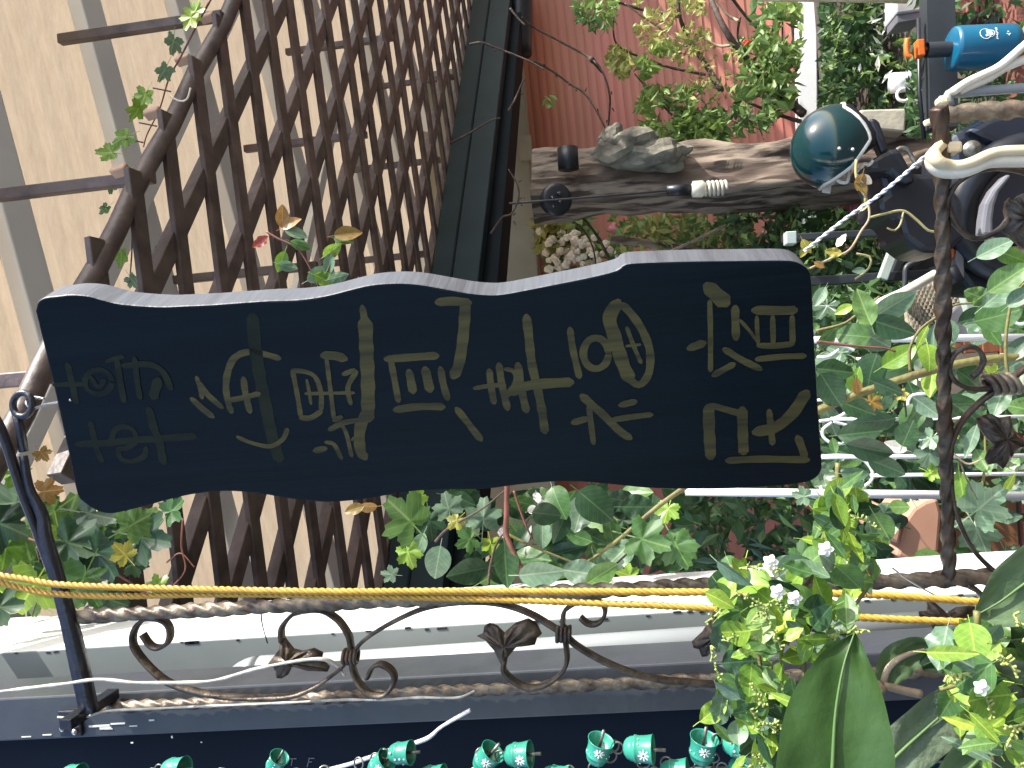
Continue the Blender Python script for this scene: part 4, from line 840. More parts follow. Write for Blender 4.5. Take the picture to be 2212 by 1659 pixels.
# ================================================================== FOREGROUND SHRUB, BIG LEAVES
def inpoly(x, y, P_):
    c_ = False
    for i in range(len(P_)):
        x1, y1 = P_[i]; x2, y2 = P_[i - 1]
        if (y1 > y) != (y2 > y) and x < (x2 - x1) * (y - y1) / (y2 - y1) + x1: c_ = not c_
    return c_
def shrub(poly, n, d, label, group, kinds, sz, nflow, nspike, stems):
    xs = [p[0] for p in poly]; ys = [p[1] for p in poly]
    cx, cy = sum(xs) / len(xs), sum(ys) / len(ys)
    t = thing('duranta_shrub', label, 'shrub', tuple(at(cx, cy, d)), group)
    def rp():
        while True:
            x, y = rnd.uniform(min(xs), max(xs)), rnd.uniform(min(ys), max(ys))
            if inpoly(x, y, poly): return x, y
    for s in stems:
        stem(t, [(x, y, d + .02) for x, y in s], .0026, 'green_stem', .5)
    SP_ = []
    for s in stems:
        cp = crom([Vector((x, y, 0)) for x, y in s], 6); SP_ += cp
    for i in range(n):
        if i % 3:
            c_ = rnd.choice(SP_); x, y = c_.x + rnd.gauss(0, 22), c_.y + rnd.gauss(0, 22)
            if not inpoly(x, y, poly): x, y = rp()
        else: x, y = rp()
        leaf(t, x, y, rnd.uniform(*sz), d + rnd.uniform(-.06, .10), rnd.choice(('oval', 'oval', 'round', 'lance')), rnd.choice(kinds), None, (rnd.gauss(0, .6), rnd.gauss(0, .6)))
    for i in range(nspike):
        x, y = rp(); a = rnd.gauss(R(-12), .5) if rnd.random() < .7 else rnd.uniform(0, 6.28); l_ = rnd.uniform(55, 110); p = [at(x, y, d - .05)]
        for k in range(1, 15):
            p.append(at(x + math.cos(a + k * .02) * l_ * k / 14, y + math.sin(a + k * .02) * l_ * k / 14, d - .05))
        mb = MB(); mb.add(*tube(p, .0009, 5))
        for k in range(1, 15):
            b_ = rnd.uniform(-1, 1); q = p[k]; dd = Vector((b_ * .004, -.002, rnd.uniform(-.004, .004))); mb.add(*tube([q, q + dd], .0010, 4)); mb.add(*rockv(q + dd, .0010, k)) if k % 2 else None
        mb.build('flower_spike', 'spike', t, True)
    for i in range(nflow[0] if isinstance(nflow, tuple) else len(nflow)):
        x, y = nflow[i]
        c_ = at(x, y, d - .07)
        for k in range(5):
            o = leaf(t, x + 9 * math.cos(k * 1.257), y + 9 * math.sin(k * 1.257), 17, d - .07, 'round', 'petal_white', math.degrees(k * 1.257), (0, .2), 'petal')
    return t
M['spike'] = mat('yellow_green_flower_spike', (.45, .50, .16), (.32, .4, .12), rough=.6, trans=.2)
KL = ('leaf_light', 'leaf_light', 'leaf_bright', 'leaf_mid', 'leaf_mid', 'leaf_light', 'leaf_dark', 'leaf_pale')
shrub([(1590, 1205), (1560, 1250), (1542, 1330), (1560, 1470), (1530, 1560), (1560, 1590), (1600, 1670), (1720, 1670), (1745, 1560), (1800, 1480), (1790, 1420), (1850, 1300), (1905, 1150), (1905, 1090), (1860, 1005), (1790, 1070), (1770, 1130), (1740, 1190), (1640, 1230)], 270, .72,
      'bright green flowering shrub spilling in front of the ropes and twisted bars', 'flowering shrubs', KL, (40, 78),
      [(1664, 1214), (1680, 1278), (1783, 1186), (1716, 1292)], 17,
      [[(1850, 1660), (1760, 1600), (1680, 1540), (1600, 1480)], [(1580, 1220), (1590, 1330), (1640, 1420), (1640, 1560), (1700, 1670)], [(1800, 1090), (1840, 1180), (1880, 1250), (1830, 1330), (1790, 1400)], [(1715, 1335), (1735, 1420), (1735, 1500), (1700, 1600)], [(1790, 1120), (1780, 1200), (1720, 1290), (1660, 1330)], [(1810, 1000), (1805, 1080), (1770, 1180)]])
shrub([(2130, 1310), (2110, 1350), (2040, 1390), (2010, 1450), (2040, 1480), (2015, 1520), (2070, 1560), (2100, 1670), (2260, 1670), (2260, 1330), (2180, 1380)], 110, .60,
      'bright green shrub tip in the corner, in front of the large veined leaves', 'flowering shrubs', KL, (50, 96),
      [(2120, 1485)], 11,
      [[(2110, 1320), (2115, 1420), (2125, 1520), (2150, 1670)], [(2260, 1560), (2170, 1540), (2100, 1480), (2030, 1490)]])
# big leaves
def bigleaf(t, spine, hw, d0, d1, m, fold=.12, name='leaf', nw=10, veins=True):
    c = crom([Vector((x, y, 0)) for x, y in spine], 10); n = len(c); v = []; f = []
    for i, p in enumerate(c):
        s = i / (n - 1); tg = (c[min(i + 1, n - 1)] - c[max(i - 1, 0)]).normalized(); nn = Vector((-tg.y, tg.x, 0)); d = d0 + (d1 - d0) * s
        W_ = hw(s)
        for j in range(-nw, nw + 1):
            u = j / nw; q = p + nn * W_ * u
            z = fold * abs(u) * W_ * pxm(d) + .0001 * math.sin((s * 14 - abs(u) * 2.2) * 2 * math.pi) * (1 - u * u) * veins + .004 * noise.noise(Vector((s * 4, u * 1.5, hw(.5))))
            v.append(at(q.x, q.y, d) + Vector((0, -z, 0)))
    w_ = 2 * nw + 1
    for i in range(n - 1):
        for j in range(w_ - 1): a = i * w_ + j; f.append((a, a + 1, a + w_ + 1, a + w_))
    o = ob(name, v, f, m, t, True)
    mr = resample([at(p.x, p.y, d0 + (d1 - d0) * i / (n - 1) - .002) for i, p in enumerate(c)], .004)
    ob('midrib', *sweep(mr, circ(.0021, 6), scale=lambda s, L_: 1 - .7 * s), 'midrib', o, True)
    return o
M['midrib'] = mat('leaf_midrib', (.075, .15, .04), (.06, .12, .035), rough=.5)
M['leaf_big'] = mat('big_leaf_green', (.04, .095, .022), (.028, .07, .02), trans=.22, rough=.42, scale=6, bump=.25, bscale=30)
M['leaf_grey'] = mat('big_leaf_grey_green', (.15, .195, .125), (.085, .125, .08), trans=.12, rough=.55, scale=16, bump=.7, bscale=40)
M['leaf_vein'] = mat('big_leaf_veined', (.12, .19, .085), (.07, .12, .06), trans=.15, rough=.5, scale=10, bump=.5, bscale=30)
t = thing('broad_leaf_plant', 'large dark green and felted grey leaves rising from the bottom right corner', 'plant', tuple(at(1850, 1640, .6)))
sn = lambda s, a=.8: math.sin(math.pi * max(.0, min(1, s))) ** a
bigleaf(t, [(1790, 1800), (1798, 1660), (1805, 1540), (1822, 1440), (1846, 1366)], lambda s: 128 * (sn(1 - (1 - s) * .62, .85)) + 1, .56, .60, 'leaf_big')
bigleaf(t, [(1860, 1720), (1930, 1640), (2000, 1575), (2062, 1522), (2110, 1490)], lambda s: 62 * sn(s * .9 + .08, .7) + 1, .66, .68, 'leaf_grey')
bigleaf(t, [(2020, 1740), (2090, 1665), (2160, 1600), (2260, 1520)], lambda s: 66 * sn(s * .85 + .1, .7) + 1, .64, .66, 'leaf_vein')
bigleaf(t, [(2340, 1190), (2230, 1250), (2160, 1300), (2103, 1332)], lambda s: 80 * sn(s * .62 + .38, .7) + 1, .66, .68, 'leaf_vein')
bigleaf(t, [(2300, 1370), (2180, 1385), (2080, 1400), (1990, 1440)], lambda s: 72 * sn(s * .6 + .38, .75) + 1, .70, .72, 'leaf_big')
bigleaf(t, [(1908, 1480), (1930, 1438), (1965, 1410), (2030, 1402)], lambda s: 40 * sn(s * .85 + .1, .7) + 1, .74, .74, 'leaf_vein')
bigleaf(t, [(2240, 1500), (2190, 1470), (2130, 1440)], lambda s: 46 * sn(s * .9 + .05, .7) + 1, .64, .64, 'leaf_grey')
stem(t, [(1875, 1525, .72), (1890, 1495, .72), (1908, 1480, .72)], .0055, 'twig', 1)
stem(t, [(1908, 1480, .72), (1950, 1492, .72), (1990, 1500, .72)], .004, 'twig', 1)
stem(t, [(1908, 1480, .722), (1918, 1445, .722), (1950, 1418, .722), (2000, 1403, .722)], .0035, 'twig', .5)

# ================================================================== WIND BELLS
t = thing('bell_chime', 'long string of small teal green enamel bells against the dark panel', 'wind chime', tuple(at(1100, 1640, .86)))
def bell(px, py, ang, s=1.0, pat='flower'):
    """px,py: top of the bell; ang: the way the mouth points in the picture"""
    d = .86; c = at(px, py, d); a = R(ang); ax = (at(px + math.cos(a) * 30, py + math.sin(a) * 30, d - .003) - c).normalized()
    k = pxm(d) * s
    prof = [(0, 0), (6, .5), (13, 3), (19, 8), (22.5, 15), (23.5, 22), (25.5, 23), (26, 26), (25, 28), (24.5, 34), (25.5, 46), (27.5, 57), (29, 60), (27.5, 60), (26, 56), (23, 34), (0, 30)]
    o = ob('bell', *lathe([(r * k, h_ * k) for r, h_ in prof], 24, c, ax), 'bell', t, True)
    ob('clapper', *tube([c + ax * 40 * k + Vector((0, 0, 0)), c + ax * 84 * k], 3.6 * k, 8), 'bell_metal', o, True)
    ob('loop', *torus(c - ax * 11 * k, 11 * k, 2.0 * k, Vector((.1, -1, .1)), 20, 6), 'bell_metal', o, True)
    side = ax.cross(Vector((0, -1, 0))).normalized(); fr0 = side.cross(ax).normalized()
    if fr0.y > 0: fr0 = -fr0
    mb = MB()
    def dot(th, h_, r_):
        rad = fr0 * math.cos(th) + side * math.sin(th); p = c + ax * h_ * k + rad * 26.4 * k; mb.add(*lathe([(0, .35 * k * 2), (r_ * k, .2 * k), (r_ * k, -1 * k)], 10, p, rad))
    if pat == 'dots':
        for th, h_ in ((-.5, 16), (0.1, 40), (.1, 52), (-.9, 40), (.9, 42), (.1, 28), (-.9, 52)): dot(th, h_, 2.4)
    else:
        for q in range(8):
            a_ = q * math.pi / 4
            for rr, r_ in ((3.5, 1.0), (6, 1.6), (8.5, 1.9), (10.5, 1.2)): dot(.02 + math.sin(a_) * rr / 26, 44 + math.cos(a_) * rr * .95, r_)
        for th in (-1.2, 1.2, -.8, .8): dot(th, 33, 1.3)
    mb.build('painted_flower' if pat != 'dots' else 'painted_dots', 'white_paint', o)
    return o
for b in [(840, 1628, -3, .92, 'dots'), (802, 1668, -40, .9, 'flower'), (1090, 1632, -3, 1.0, 'flower'), (1032, 1662, -50, 1.0, 'flower'), (1346, 1616, 3, 1.08, 'flower'), (1285, 1650, -75, 1.0, 'flower'), (1560, 1600, 20, .95, 'dots'), (1512, 1650, -80, 1.05, 'flower'), (1572, 1660, 5, 1.0, 'flower'), (352, 1662, 0, 1.0, 'dots'), (135, 1674, 0, .9, 'flower'), (585, 1668, -60, .8, 'dots'), (2055, 1590, 200, 1.0, 'flower'), (1985, 1652, -70, 1.1, 'flower'), (1425, 1668, 0, 1.0, 'dots'), (1170, 1675, 10, 1.0, 'flower'), (905, 1680, 0, 1.0, 'dots')]:
    bell(*b)
for x, y in [(775, 1650), (812, 1640), (1040, 1628), (1062, 1632), (1310, 1616), (1325, 1612), (1320, 1634), (1535, 1598), (1540, 1636), (1530, 1650), (1230, 1668), (330, 1672), (480, 1668), (640, 1672), (700, 1668), (1440, 1650), (1470, 1656), (2010, 1606), (2025, 1580), (1390, 1650)]:
    ob('chain_ring', *torus(at(x, y, .87), 13 * pxm(.87), 2.2 * pxm(.87), Vector((rnd.uniform(-.5, .5), -1, rnd.uniform(-.5, .5))), 20, 6), 'bell_metal', t, True)
ob('cord', *tube([at(-60, 1672, .875), at(600, 1672, .875), at(1300, 1664, .875), at(2260, 1640, .875)], .0012, 5), 'bell_metal', t)

# ================================================================== WHITE IRONWORK
GY = 2.0
t = thing('white_iron_rack', 'white enamelled iron rack of upright rods and curled ornaments among the vines', 'rack', tuple(at(1950, 900, GY)))
g = lambda x, y: at(x, y, GY)
k = pxm(GY)
for x0, y0, x1, y1, r in ((1480, 1062, 2260, 1072, 9), (1700, 735, 2260, 728, 7.5)):
    p0, p1 = g(x0, y0), g(x1, y1); ob('post', *tube([p0, p1], r * k, 14), 'white_iron', t, True)
for x0, y0, x1, y1, r in ((1795, 905, 1960, 906, 4.2), (1960, 906, 2260, 898, 3.4), (1700, 988, 2260, 984, 4.5), (1880, 1027, 2260, 1023, 4), (1760, 865, 1810, 862, 3), (1985, 820, 2060, 818, 3), (1850, 775, 1920, 776, 3)):
    ob('rod', *tube([g(x0, y0), g(x1, y1)], r * k, 8), 'white_iron', t, True)
for l_ in ([(1830, 1064), (1875, 1045), (1885, 1020), (1862, 992), (1820, 984), (1770, 986)], [(1772, 1050), (1780, 1062), (1795, 1070), (1840, 1068)],
           [(1835, 872), (1828, 890), (1800, 905), (1770, 910)], [(1800, 910), (1835, 922), (1843, 940), (1832, 955), (1800, 958), (1780, 945), (1778, 928), (1796, 912)],
           [(2010, 850), (1970, 855), (1962, 878), (1980, 900), (2000, 915)], [(1965, 925), (1972, 945), (2010, 952), (2060, 945)], [(1765, 748), (1800, 742), (1830, 750), (1845, 757)], [(1765, 772), (1790, 770), (1812, 755)],
           [(2195, 655), (2180, 680), (2200, 700), (2225, 695)]):
    ob('curl', *sweep(crom([g(*q) for q in l_], 10), circ(3.4 * k, 8)), 'white_iron', t, True)

# ================================================================== PLANTER, POTS, CHAIR, FRAME
def slab(parent, name, px, d, th, m, off=.006, fn=CI, bulge=0, dd=0):
    P_ = [at(*fn(*q), d) for q in px]
    if dd: P_ = [p + Vector((0, dd * (p.x - P_[0].x), 0)) for p in P_]
    if bulge:
        v, f = extrude(P_, Vector((0, th, 0)), bulge); return ob(name, v, f, m, parent, True)
    v, f = extrude(P_, Vector((0, th, 0))); return bevelled(name, v, f, m, parent, off, 2)
t = thing('terracotta_planter', 'plain terracotta planter behind the twisted bar and the green shrub', 'planter', tuple(at(2035, 1140, 2.6)))
slab(t, 'pot_body', [(940, 1400), (980, 1250), (1020, 1060), (1100, 950), (1210, 880), (1330, 850), (1370, 1000), (1340, 1370), (1200, 1400), (1050, 1450)], 2.6, .25, 'terracotta', .012, CB)
slab(t, 'rim', [(850, 1080), (1000, 1010), (1025, 1030), (970, 1290), (880, 1250)], 2.58, .3, 'terracotta', .01, CB)
t = thing('stone_planter', 'pale square stone planter on a dark ledge behind the scooter helmet', 'planter', tuple(at(1965, 255, 4.2)))
slab(t, 'planter_box', [(1858, 236), (1960, 233), (1956, 286), (1852, 276)], 4.2, .3, 'stone_box', .012)
slab(t, 'base_tray', [(1956, 232), (1984, 230), (1982, 290), (1954, 288)], 4.25, .28, 'frame_dark', .01)
t = thing('pink_pot', 'small pink ribbed flower pot beside the rustic post', 'pot', tuple(at(1860, 440, 4.6)))
a, b = at(1826, 448, 4.6), at(1878, 440, 4.6); ob('pot_body', *lathe([(0, .0), (.085, 0), (.082, .05), (.075, .15), (0, .15)], 20, a, b - a), 'pink', t, True)
ob('pot_rim', *torus(a, .088, .008, b - a, 24, 8), 'pink', t, True)
t = thing('white_mug_pot', 'white glazed mug shaped pot among the hedge leaves beside the pale planter', 'pot', tuple(at(1945, 190, 4.4)))
a, b = at(1925, 180, 4.4), at(1978, 176, 4.4); ob('pot_body', *lathe([(0, .0), (.055, 0), (.055, .05), (.05, .12), (0, .12)], 20, a, b - a), 'white_iron', t, True)
ob('handle', *torus(at(1952, 205, 4.35), .035, .009, Vector((0, 1, 0)), 18, 8), 'white_iron', t, True)
t = thing('metal_frame', 'dark slate metal stand with a pale diagonal brace beside the scooter', 'stand', tuple(at(2020, 600, 3.1)))
ME = 3.1
for a, b, w_ in (((1690, 516), (1940, 501), 15), ((1740, 609), (2060, 590), 19)):
    p, q = at(*a, ME), at(*b, ME); bevelled('upright', *bar(p, q, w_ * pxm(ME), .04, Vector((0, 1, 0))), 'frame_dark', t, .004)
bevelled('brace', *bar(at(1944, 502, ME - .05), at(1905, 604, ME - .05), 18 * pxm(ME), .03, Vector((0, 1, 0))), 'frame_pale', t, .004)
bevelled('brace_back', *bar(at(1962, 508, ME), at(1925, 606, ME), 14 * pxm(ME), .03, Vector((0, 1, 0))), 'frame_dark', t, .004)
bevelled('end_cap', *bar(at(1695, 516, ME - .05), at(1718, 515, ME - .05), 26 * pxm(ME), .05, Vector((0, 1, 0))), 'frame_pale', t, .004)
ob('hook', *tube(crom([at(*CA(*q), ME - .1) for q in ((1160, 60), (1040, 120), (1025, 250), (1010, 380))], 6), .011, 8), 'frame_dark', t, True)
t = thing('wicker_chair', 'beige woven wicker chair with a pale frame behind the twisted bar', 'chair', tuple(at(2080, 680, 3.3)))
WP = 3.3
nrow = 26
wk = MB(); 
A0, A1, B0, B1 = [at(*CA(*q), WP) for q in ((1000, 300), (1560, 230), (1080, 770), (1650, 740))]
for i in range(nrow):
    for j in range(14):
        u = (i + .5) / nrow; vv = (j + .5) / 14
        p = A0.lerp(A1, u).lerp(B0.lerp(B1, u), vv); z = .012 * (1 if (i + j) % 2 else -1)
        wk.add(*box(p + Vector((0, -.012 + z * .4, 0)), (A1 - A0) / nrow * .36, Vector((0, .006, 0)), (B0 - A0) / 14 * .46))
o = wk.build('weave', 'wicker', t); o['kind'] = 'stuff'
slab(t, 'seat_panel', [(990, 290), (1580, 220), (1660, 760), (1070, 790)], WP + .02, .03, 'wicker', .005, CA)
slab(t, 'seat_side', [(1000, 1130), (1230, 1100), (1240, 1300), (1010, 1330)], WP, .2, 'wicker', .01, CA)
bevelled('frame_leg', *bar(at(*CA(1530, 0), WP - .05), at(*CA(1690, 760), WP - .05), .055, .05, Vector((0, 1, 0))), 'frame_pale', t, .005)
bevelled('arm_rest', *bar(at(*CA(1410, 560), WP - .02), at(*CA(1620, 740), WP - .02), .12, .04, Vector((0, 1, 0))), 'grey_plastic', t, .01)
o = ob('pole', *tube([at(*CA(740, 480), 2.9), at(*CA(1000, 365), 2.9), at(*CA(1340, 170), 2.9), at(*CA(1760, -30), 2.9)], .018, 10), 'cream_white', None, True)
tag(o, 'pale slanting pole crossing in front of the wicker chair', 'pole')
t = thing('wooden_table', 'red brown wooden table standing beyond the wicker chair', 'table', tuple(at(2180, 650, 3.6)))
for i in range(5):
    a = at(2050 + i * 6, 560 - 0, 3.7); 
for i, (x0, x1) in enumerate(((2052, 2072), (2074, 2112), (2114, 2150), (2152, 2190), (2192, 2240))):
    slab(t, 'board', [(x0, 545), (x1, 545 - 4), (x1 + 10, 760), (x0 + 10, 764)], 3.75 - i * .01, .03, 'orange_wood', .004)
bevelled('table_edge', *bar(at(2092, 556, 3.6), at(2118, 740, 3.6), .05, .06, Vector((0, 1, 0))), 'frame_pale', t, .005)
# wooden low fence behind vines
t = thing('plank_fence', 'low red brown fence of horizontal boards far behind the vines', 'fence', tuple(at(2100, 1100, 3.4)))
fy = 3.4
for i in range(5):
    z0 = .05 + i * .135
    bevelled('board', *boxmm((-1.8, fy + rnd.uniform(0, .01), z0 - .3), (-.35, fy + .03, z0 - .182)), 'orange_wood', t, .004)
for x in (-1.7, -1.1, -.5): bevelled('post', *boxmm((x, fy + .035, GZ), (x + .08, fy + .11, .42)), 'log', t, .005)
# brick pier, box and rails at the upper right
t = thing('brick_pier', 'old red brick pier end at the picture edge beside the blue bottle', 'pier', tuple(at(2200, 0, 3.4)))
for i in range(9):
    x0 = 2002 + i * 29
    for j in range(3):
        bevelled("brick", *extrude([at(x, y, 3.4 + (i % 3) * .006) for x, y in [(x0, 34 - j * 64 - (i % 2) * 8), (x0 + 27, 34 - j * 64 - (i % 2) * 8), (x0 + 27, -27 - j * 64 - (i % 2) * 8), (x0, -27 - j * 64 - (i % 2) * 8)]], Vector((0, .1, 0))), 'brick', t, .005)
slab(t, 'mortar', [(2000, 32), (2260, 30), (2260, -170), (2000, -170)], 3.42, .12, 'concrete', .002)
t = thing('white_box', 'white electrical box hanging above the brick pier', 'box', tuple(at(1996, 10, 3.5)))
slab(t, 'box_body', [(1936, 30), (1995, 22), (1996, -40), (1936, -40)], 3.45, .14, 'concrete', .008)
slab(t, 'box_lid', [(1938, 50), (1992, 40), (1994, 24), (1937, 32)], 3.46, .12, 'grey_plastic', .004)
o = ob('pipe_rail', *tube([at(1640, -8, 3.4), at(1830, -6, 3.4), at(1960, -3, 3.4)], .02, 10), 'cream', None, True); tag(o, 'cream coloured pipe running upright at the top picture edge', 'pipe')
o = ob('timber_beam', *sweep(crom([at(2024, -60, 3.0), at(2026, 60, 3.0), at(2030, 160, 3.0), at(2032, 280, 3.0)], 10), [(-.05, -.03), (.05, -.03), (.053, .03), (-.053, .03)], up=Vector((0, 1, 0))), 'frame_dark', None)
tag(o, 'dark horizontal beam crossing in front of the blue bottle neck', 'beam')
o = ob('thin_rod', *tube([at(1984, 40, 2.98), at(1986, 200, 2.98), at(1996, 300, 2.98)], .008, 8), 'black_plastic', None, True); tag(o, 'thin black rod parallel to the dark beam near the orange valve', 'rod')
o = ob('side_post', *extrude([at(x, y, 3.2) for x, y in ((2192, -60), (2260, -60), (2260, 250), (2205, 260))], Vector((0, .1, 0))), 'brick', None); tag(o, 'dull red brown board at the corner under the blue bottle', 'board')
t = thing('blue_bottle', 'blue plastic bottle with a white round emblem and an orange valve on top', 'bottle', tuple(at(2192, 104, 2.85)))
BD = 2.85; a = at(2052, 106, BD); b = at(2192, 100, BD); ax = (b - a); H = ax.length; rr = 43 * pxm(BD)
ob('bottle_body', *lathe([(0, 0), (rr * .86, .001), (rr * .97, .006), (rr, .016), (rr, H * .86), (rr * .96, H * .93), (rr * .8, H * .99), (0, H)], 28, a, ax), 'blue_bottle', t, True)
ob('neck', *lathe([(rr * .35, -.08), (rr * .35, 0)], 18, a, ax), 'frame_dark', t, True)
c = at(1986, 106, BD + .02)
bevelled('valve', *box(c, (.03, 0, 0), (0, .018, 0), (0, 0, .013)), 'orange', t, .004)
ob('valve_stem', *tube([c, at(2020, 104, BD + .05)], .012, 10), 'orange', t, True)
ob('valve_handle', *tube(crom([at(1968, 124, BD), at(1960, 118, BD), at(1958, 100, BD), at(1960, 84, BD)], 6), .010, 8), 'orange', t, True)
def ring_on(cx, cy, r, w_, mb):
    for i in range(28):
        a_ = 2 * math.pi * i / 28; b_ = 2 * math.pi * (i + 1) / 28
        p, q = [bp(cx + r * math.cos(z_), cy + r * math.sin(z_)) for z_ in (a_, b_)]; mb.add(*bar(p, q, w_, .0012, Vector((0, 1, 0))))
axn = ax.normalized()
def bp(x, y):      # a point on the bottle's skin
    p = at(x, y, BD); rel = p - a; h_ = rel.dot(axn); lat = rel - axn * h_; q = min(.95, lat.length / rr); return p + Vector((0, -rr * math.sqrt(1 - q * q) - .0008, 0))
mb = MB(); ring_on(2106, 93, 11.5, .0022, mb); ring_on(2117, 92, 8, .0014, mb)
for q in ([(2108, 88), (2112, 86), (2116, 90), (2120, 88)], [(2112, 94), (2118, 92), (2120, 96)], [(2106, 98), (2110, 96)], [(2111, 90), (2117, 94)]):
    P_ = [bp(*z_) for z_ in q]
    for p_, q_ in zip(P_, P_[1:]): mb.add(*bar(p_, q_, .008, .001, Vector((0, 1, 0))))
for i in range(7):
    y_ = 79 + i * 4; mb.add(*bar(bp(2128 + (i % 2), y_), bp(2132 - (i % 3), y_ + 2), .0035, .001, Vector((0, 1, 0))))
for q in ((2152, 88), (2155, 93), (2150, 93), (2153, 96)): mb.add(*bar(bp(*q), bp(q[0] + 3, q[1] + 1), .003, .001, Vector((0, 1, 0))))
mb.build('emblem', 'white_paint', t)

# ================================================================== HELMET AND SCOOTER
HD = 2.5; k = pxm(HD)
t = thing('helmet', 'glossy dark green open face helmet with pale edge trim resting on the scooter', 'helmet', tuple(at(1880, 310, HD)))
hc = at(1800, 318, HD); Rr = 82 * k
upd = (at(1770, 300, HD) - hc).normalized(); fwd = (at(1830, 225, HD) - hc); fwd = (fwd - upd * fwd.dot(upd)).normalized(); sdv = upd.cross(fwd).normalized()
def hp_(th, ph, r): return hc + (upd * math.cos(th) * 1.02 + (fwd * math.cos(ph) * 1.05 + sdv * math.sin(ph) * .93) * math.sin(th)) * r
def lim(ph):
    a = abs((ph + math.pi) % (2 * math.pi) - math.pi)
    if a < .75: return R(64) + R(6) * a
    if a < 1.25: s = (a - .75) / .5; s = s * s * (3 - 2 * s); return R(68) + s * R(56)
    if a < 2.1: return R(124) 
    s = min(1, (a - 2.1) / .8); return R(124) - s * R(16)
n1, n2 = 72, 22; v = []; f = []
for i in range(n1):
    ph = 2 * math.pi * i / n1; l_ = lim(ph)
    for j in range(n2 + 1): v.append(hp_(max(.001, l_ * j / n2), ph, Rr))
for i in range(n1):
    for j in range(n2): a_ = i * (n2 + 1) + j; b_ = ((i + 1) % n1) * (n2 + 1) + j; f.append((a_, a_ + 1, b_ + 1, b_))
m0 = len(v); v += [hc + (p - hc) * .90 for p in v]; f += [tuple(m0 + q for q in fa[::-1]) for fa in f]
o = ob('shell', v, f, 'helmet', t, True); o.data.materials.append(M['black_plastic'])
for i, pg in enumerate(o.data.polygons):
    if i >= len(f) // 2: pg.material_index = 1
rim = [hp_(lim(2 * math.pi * i / n1), 2 * math.pi * i / n1, Rr * .99) for i in range(n1)] ; rim.append(rim[0])
ob('edge_trim', *tube(rim, .0065, 8), 'trim', t, True)
slab_q = [at(x, y, HD + .01) for x, y in ((1806, 224), (1838, 228), (1872, 254), (1893, 286), (1891, 314), (1868, 322), (1852, 296), (1832, 262))]
ob('lining', *extrude(slab_q, Vector((0, .09, 0)), .012), 'black_plastic', t, True)
for q in ((1813, 321), (1842, 323)):
    d = ray(*q); 
    P_ = at(*q, HD - .123); ob('rivet', *rockv(P_, .005, 1), 'trim', t, True)
ob('chin_strap', *tube(crom([at(*CE(*q), HD - .05) for q in ((560, 860), (560, 930), (620, 990), (680, 980), (690, 890))], 8), .006, 6), 'trim', t, True)
ob('buckle_strap', *sweep(crom([at(*CE(*q), HD) for q in ((480, 960), (490, 1030), (480, 1090))], 6), [(-.012, -.003), (.012, -.003), (.012, .003), (-.012, .003)], up=Vector((0, 1, 0))), 'trim', t)
t = thing('scooter', 'black motor scooter with grey trim parked on the terrace under the helmet', 'scooter', tuple(at(2212, 400, 2.7)))
SD = 2.55
slab(t, 'mirror', [(640, 240), (740, 250), (880, 400), (940, 500), (900, 590), (830, 600), (780, 560)], SD + .05, .08, 'black_plastic', .012, CE)
slab(t, 'mirror_stalk', [(880, 400), (935, 380), (985, 420), (1080, 690), (1000, 730), (950, 600)], SD, .05, 'black_plastic', .01, CE)
slab(t, 'tail_lens', [(865, 600), (960, 580), (970, 630), (880, 655)], SD + .02, .04, 'red_lens', .005, CE)
slab(t, 'handlebar_cover', [(910, 775), (1000, 720), (1100, 680), (1180, 680), (1260, 830), (1330, 950), (1290, 1000), (1150, 960), (1080, 890), (800, 905), (780, 890), (920, 830)], SD - .05, .12, 'black_plastic', .014, CE)
slab(t, 'front_cowl', [(960, 890), (1150, 900), (1320, 900), (1560, 900), (1760, 1150), (1800, 1500), (1640, 1640), (1380, 1640), (1200, 1500), (1150, 1320), (980, 1290), (960, 1150), (1030, 1100), (1000, 1000)], SD, .22, 'black_plastic', .02, CE)
ob('brake_lever', *tube(crom([at(*CE(*q), SD - .08) for q in ((1140, 690), (1180, 670), (1240, 690), (1300, 790), (1340, 860))], 8), .007, 8), 'bell_metal', t, True)
ob('cable', *tube(crom([at(*CE(*q), SD - .09) for q in ((770, 890), (830, 820), (880, 830), (920, 790))], 8), .005, 6), 'trim', t, True)
slab(t, 'leg_shield', [(850, 1490), (1000, 1390), (1200, 1270), (1659, 1180), (2100, 1100), (2100, 2600), (1350, 2700), (1050, 2560), (900, 2300), (850, 1900)], SD + .1, .25, 'black_gloss', .03, CC)
slab(t, 'side_panel', [(1030, 1420), (1300, 1270), (1659, 1200), (2100, 1140), (2100, 1640), (1700, 1620), (1430, 1590), (1200, 1500)], SD + .07, .05, 'black_gloss', .02, CC)
slab(t, 'trim_strip', [(1195, 1180), (1210, 1000), (1240, 830), (1320, 680), (1480, 505), (1540, 520), (1400, 700), (1350, 850), (1330, 1000), (1330, 1180)], SD - .02, .05, 'grey_plastic', .01, CD)
ob('wheel_tyre', *torus(at(*CD(1650, 900), SD + .12), .20, .05, Vector((.2, 1, 0)), 36, 12), 'black_plastic', t, True)
c = at(*CC(1100, 1625), SD + .02); ob('headlight', *lathe([(0, .018), (.02, .014), (.027, .004), (.03, 0)], 18, c, Vector((0, -1, 0))), 'bell_metal', t, True)
slab(t, 'seat', [(2050, 560), (2212, 560), (2260, 640), (2100, 630)], SD + .2, .2, 'black_plastic', .02)
slab(t, 'number_plate_light', [(815, 1180), (960, 1170), (1000, 1290), (830, 1300)], SD + .16, .02, 'frame_pale', .004, CD)
slab(t, 'indicator', [(810, 1330), (910, 1310), (910, 1420), (810, 1440)], SD + .12, .04, 'orange', .008, CD)
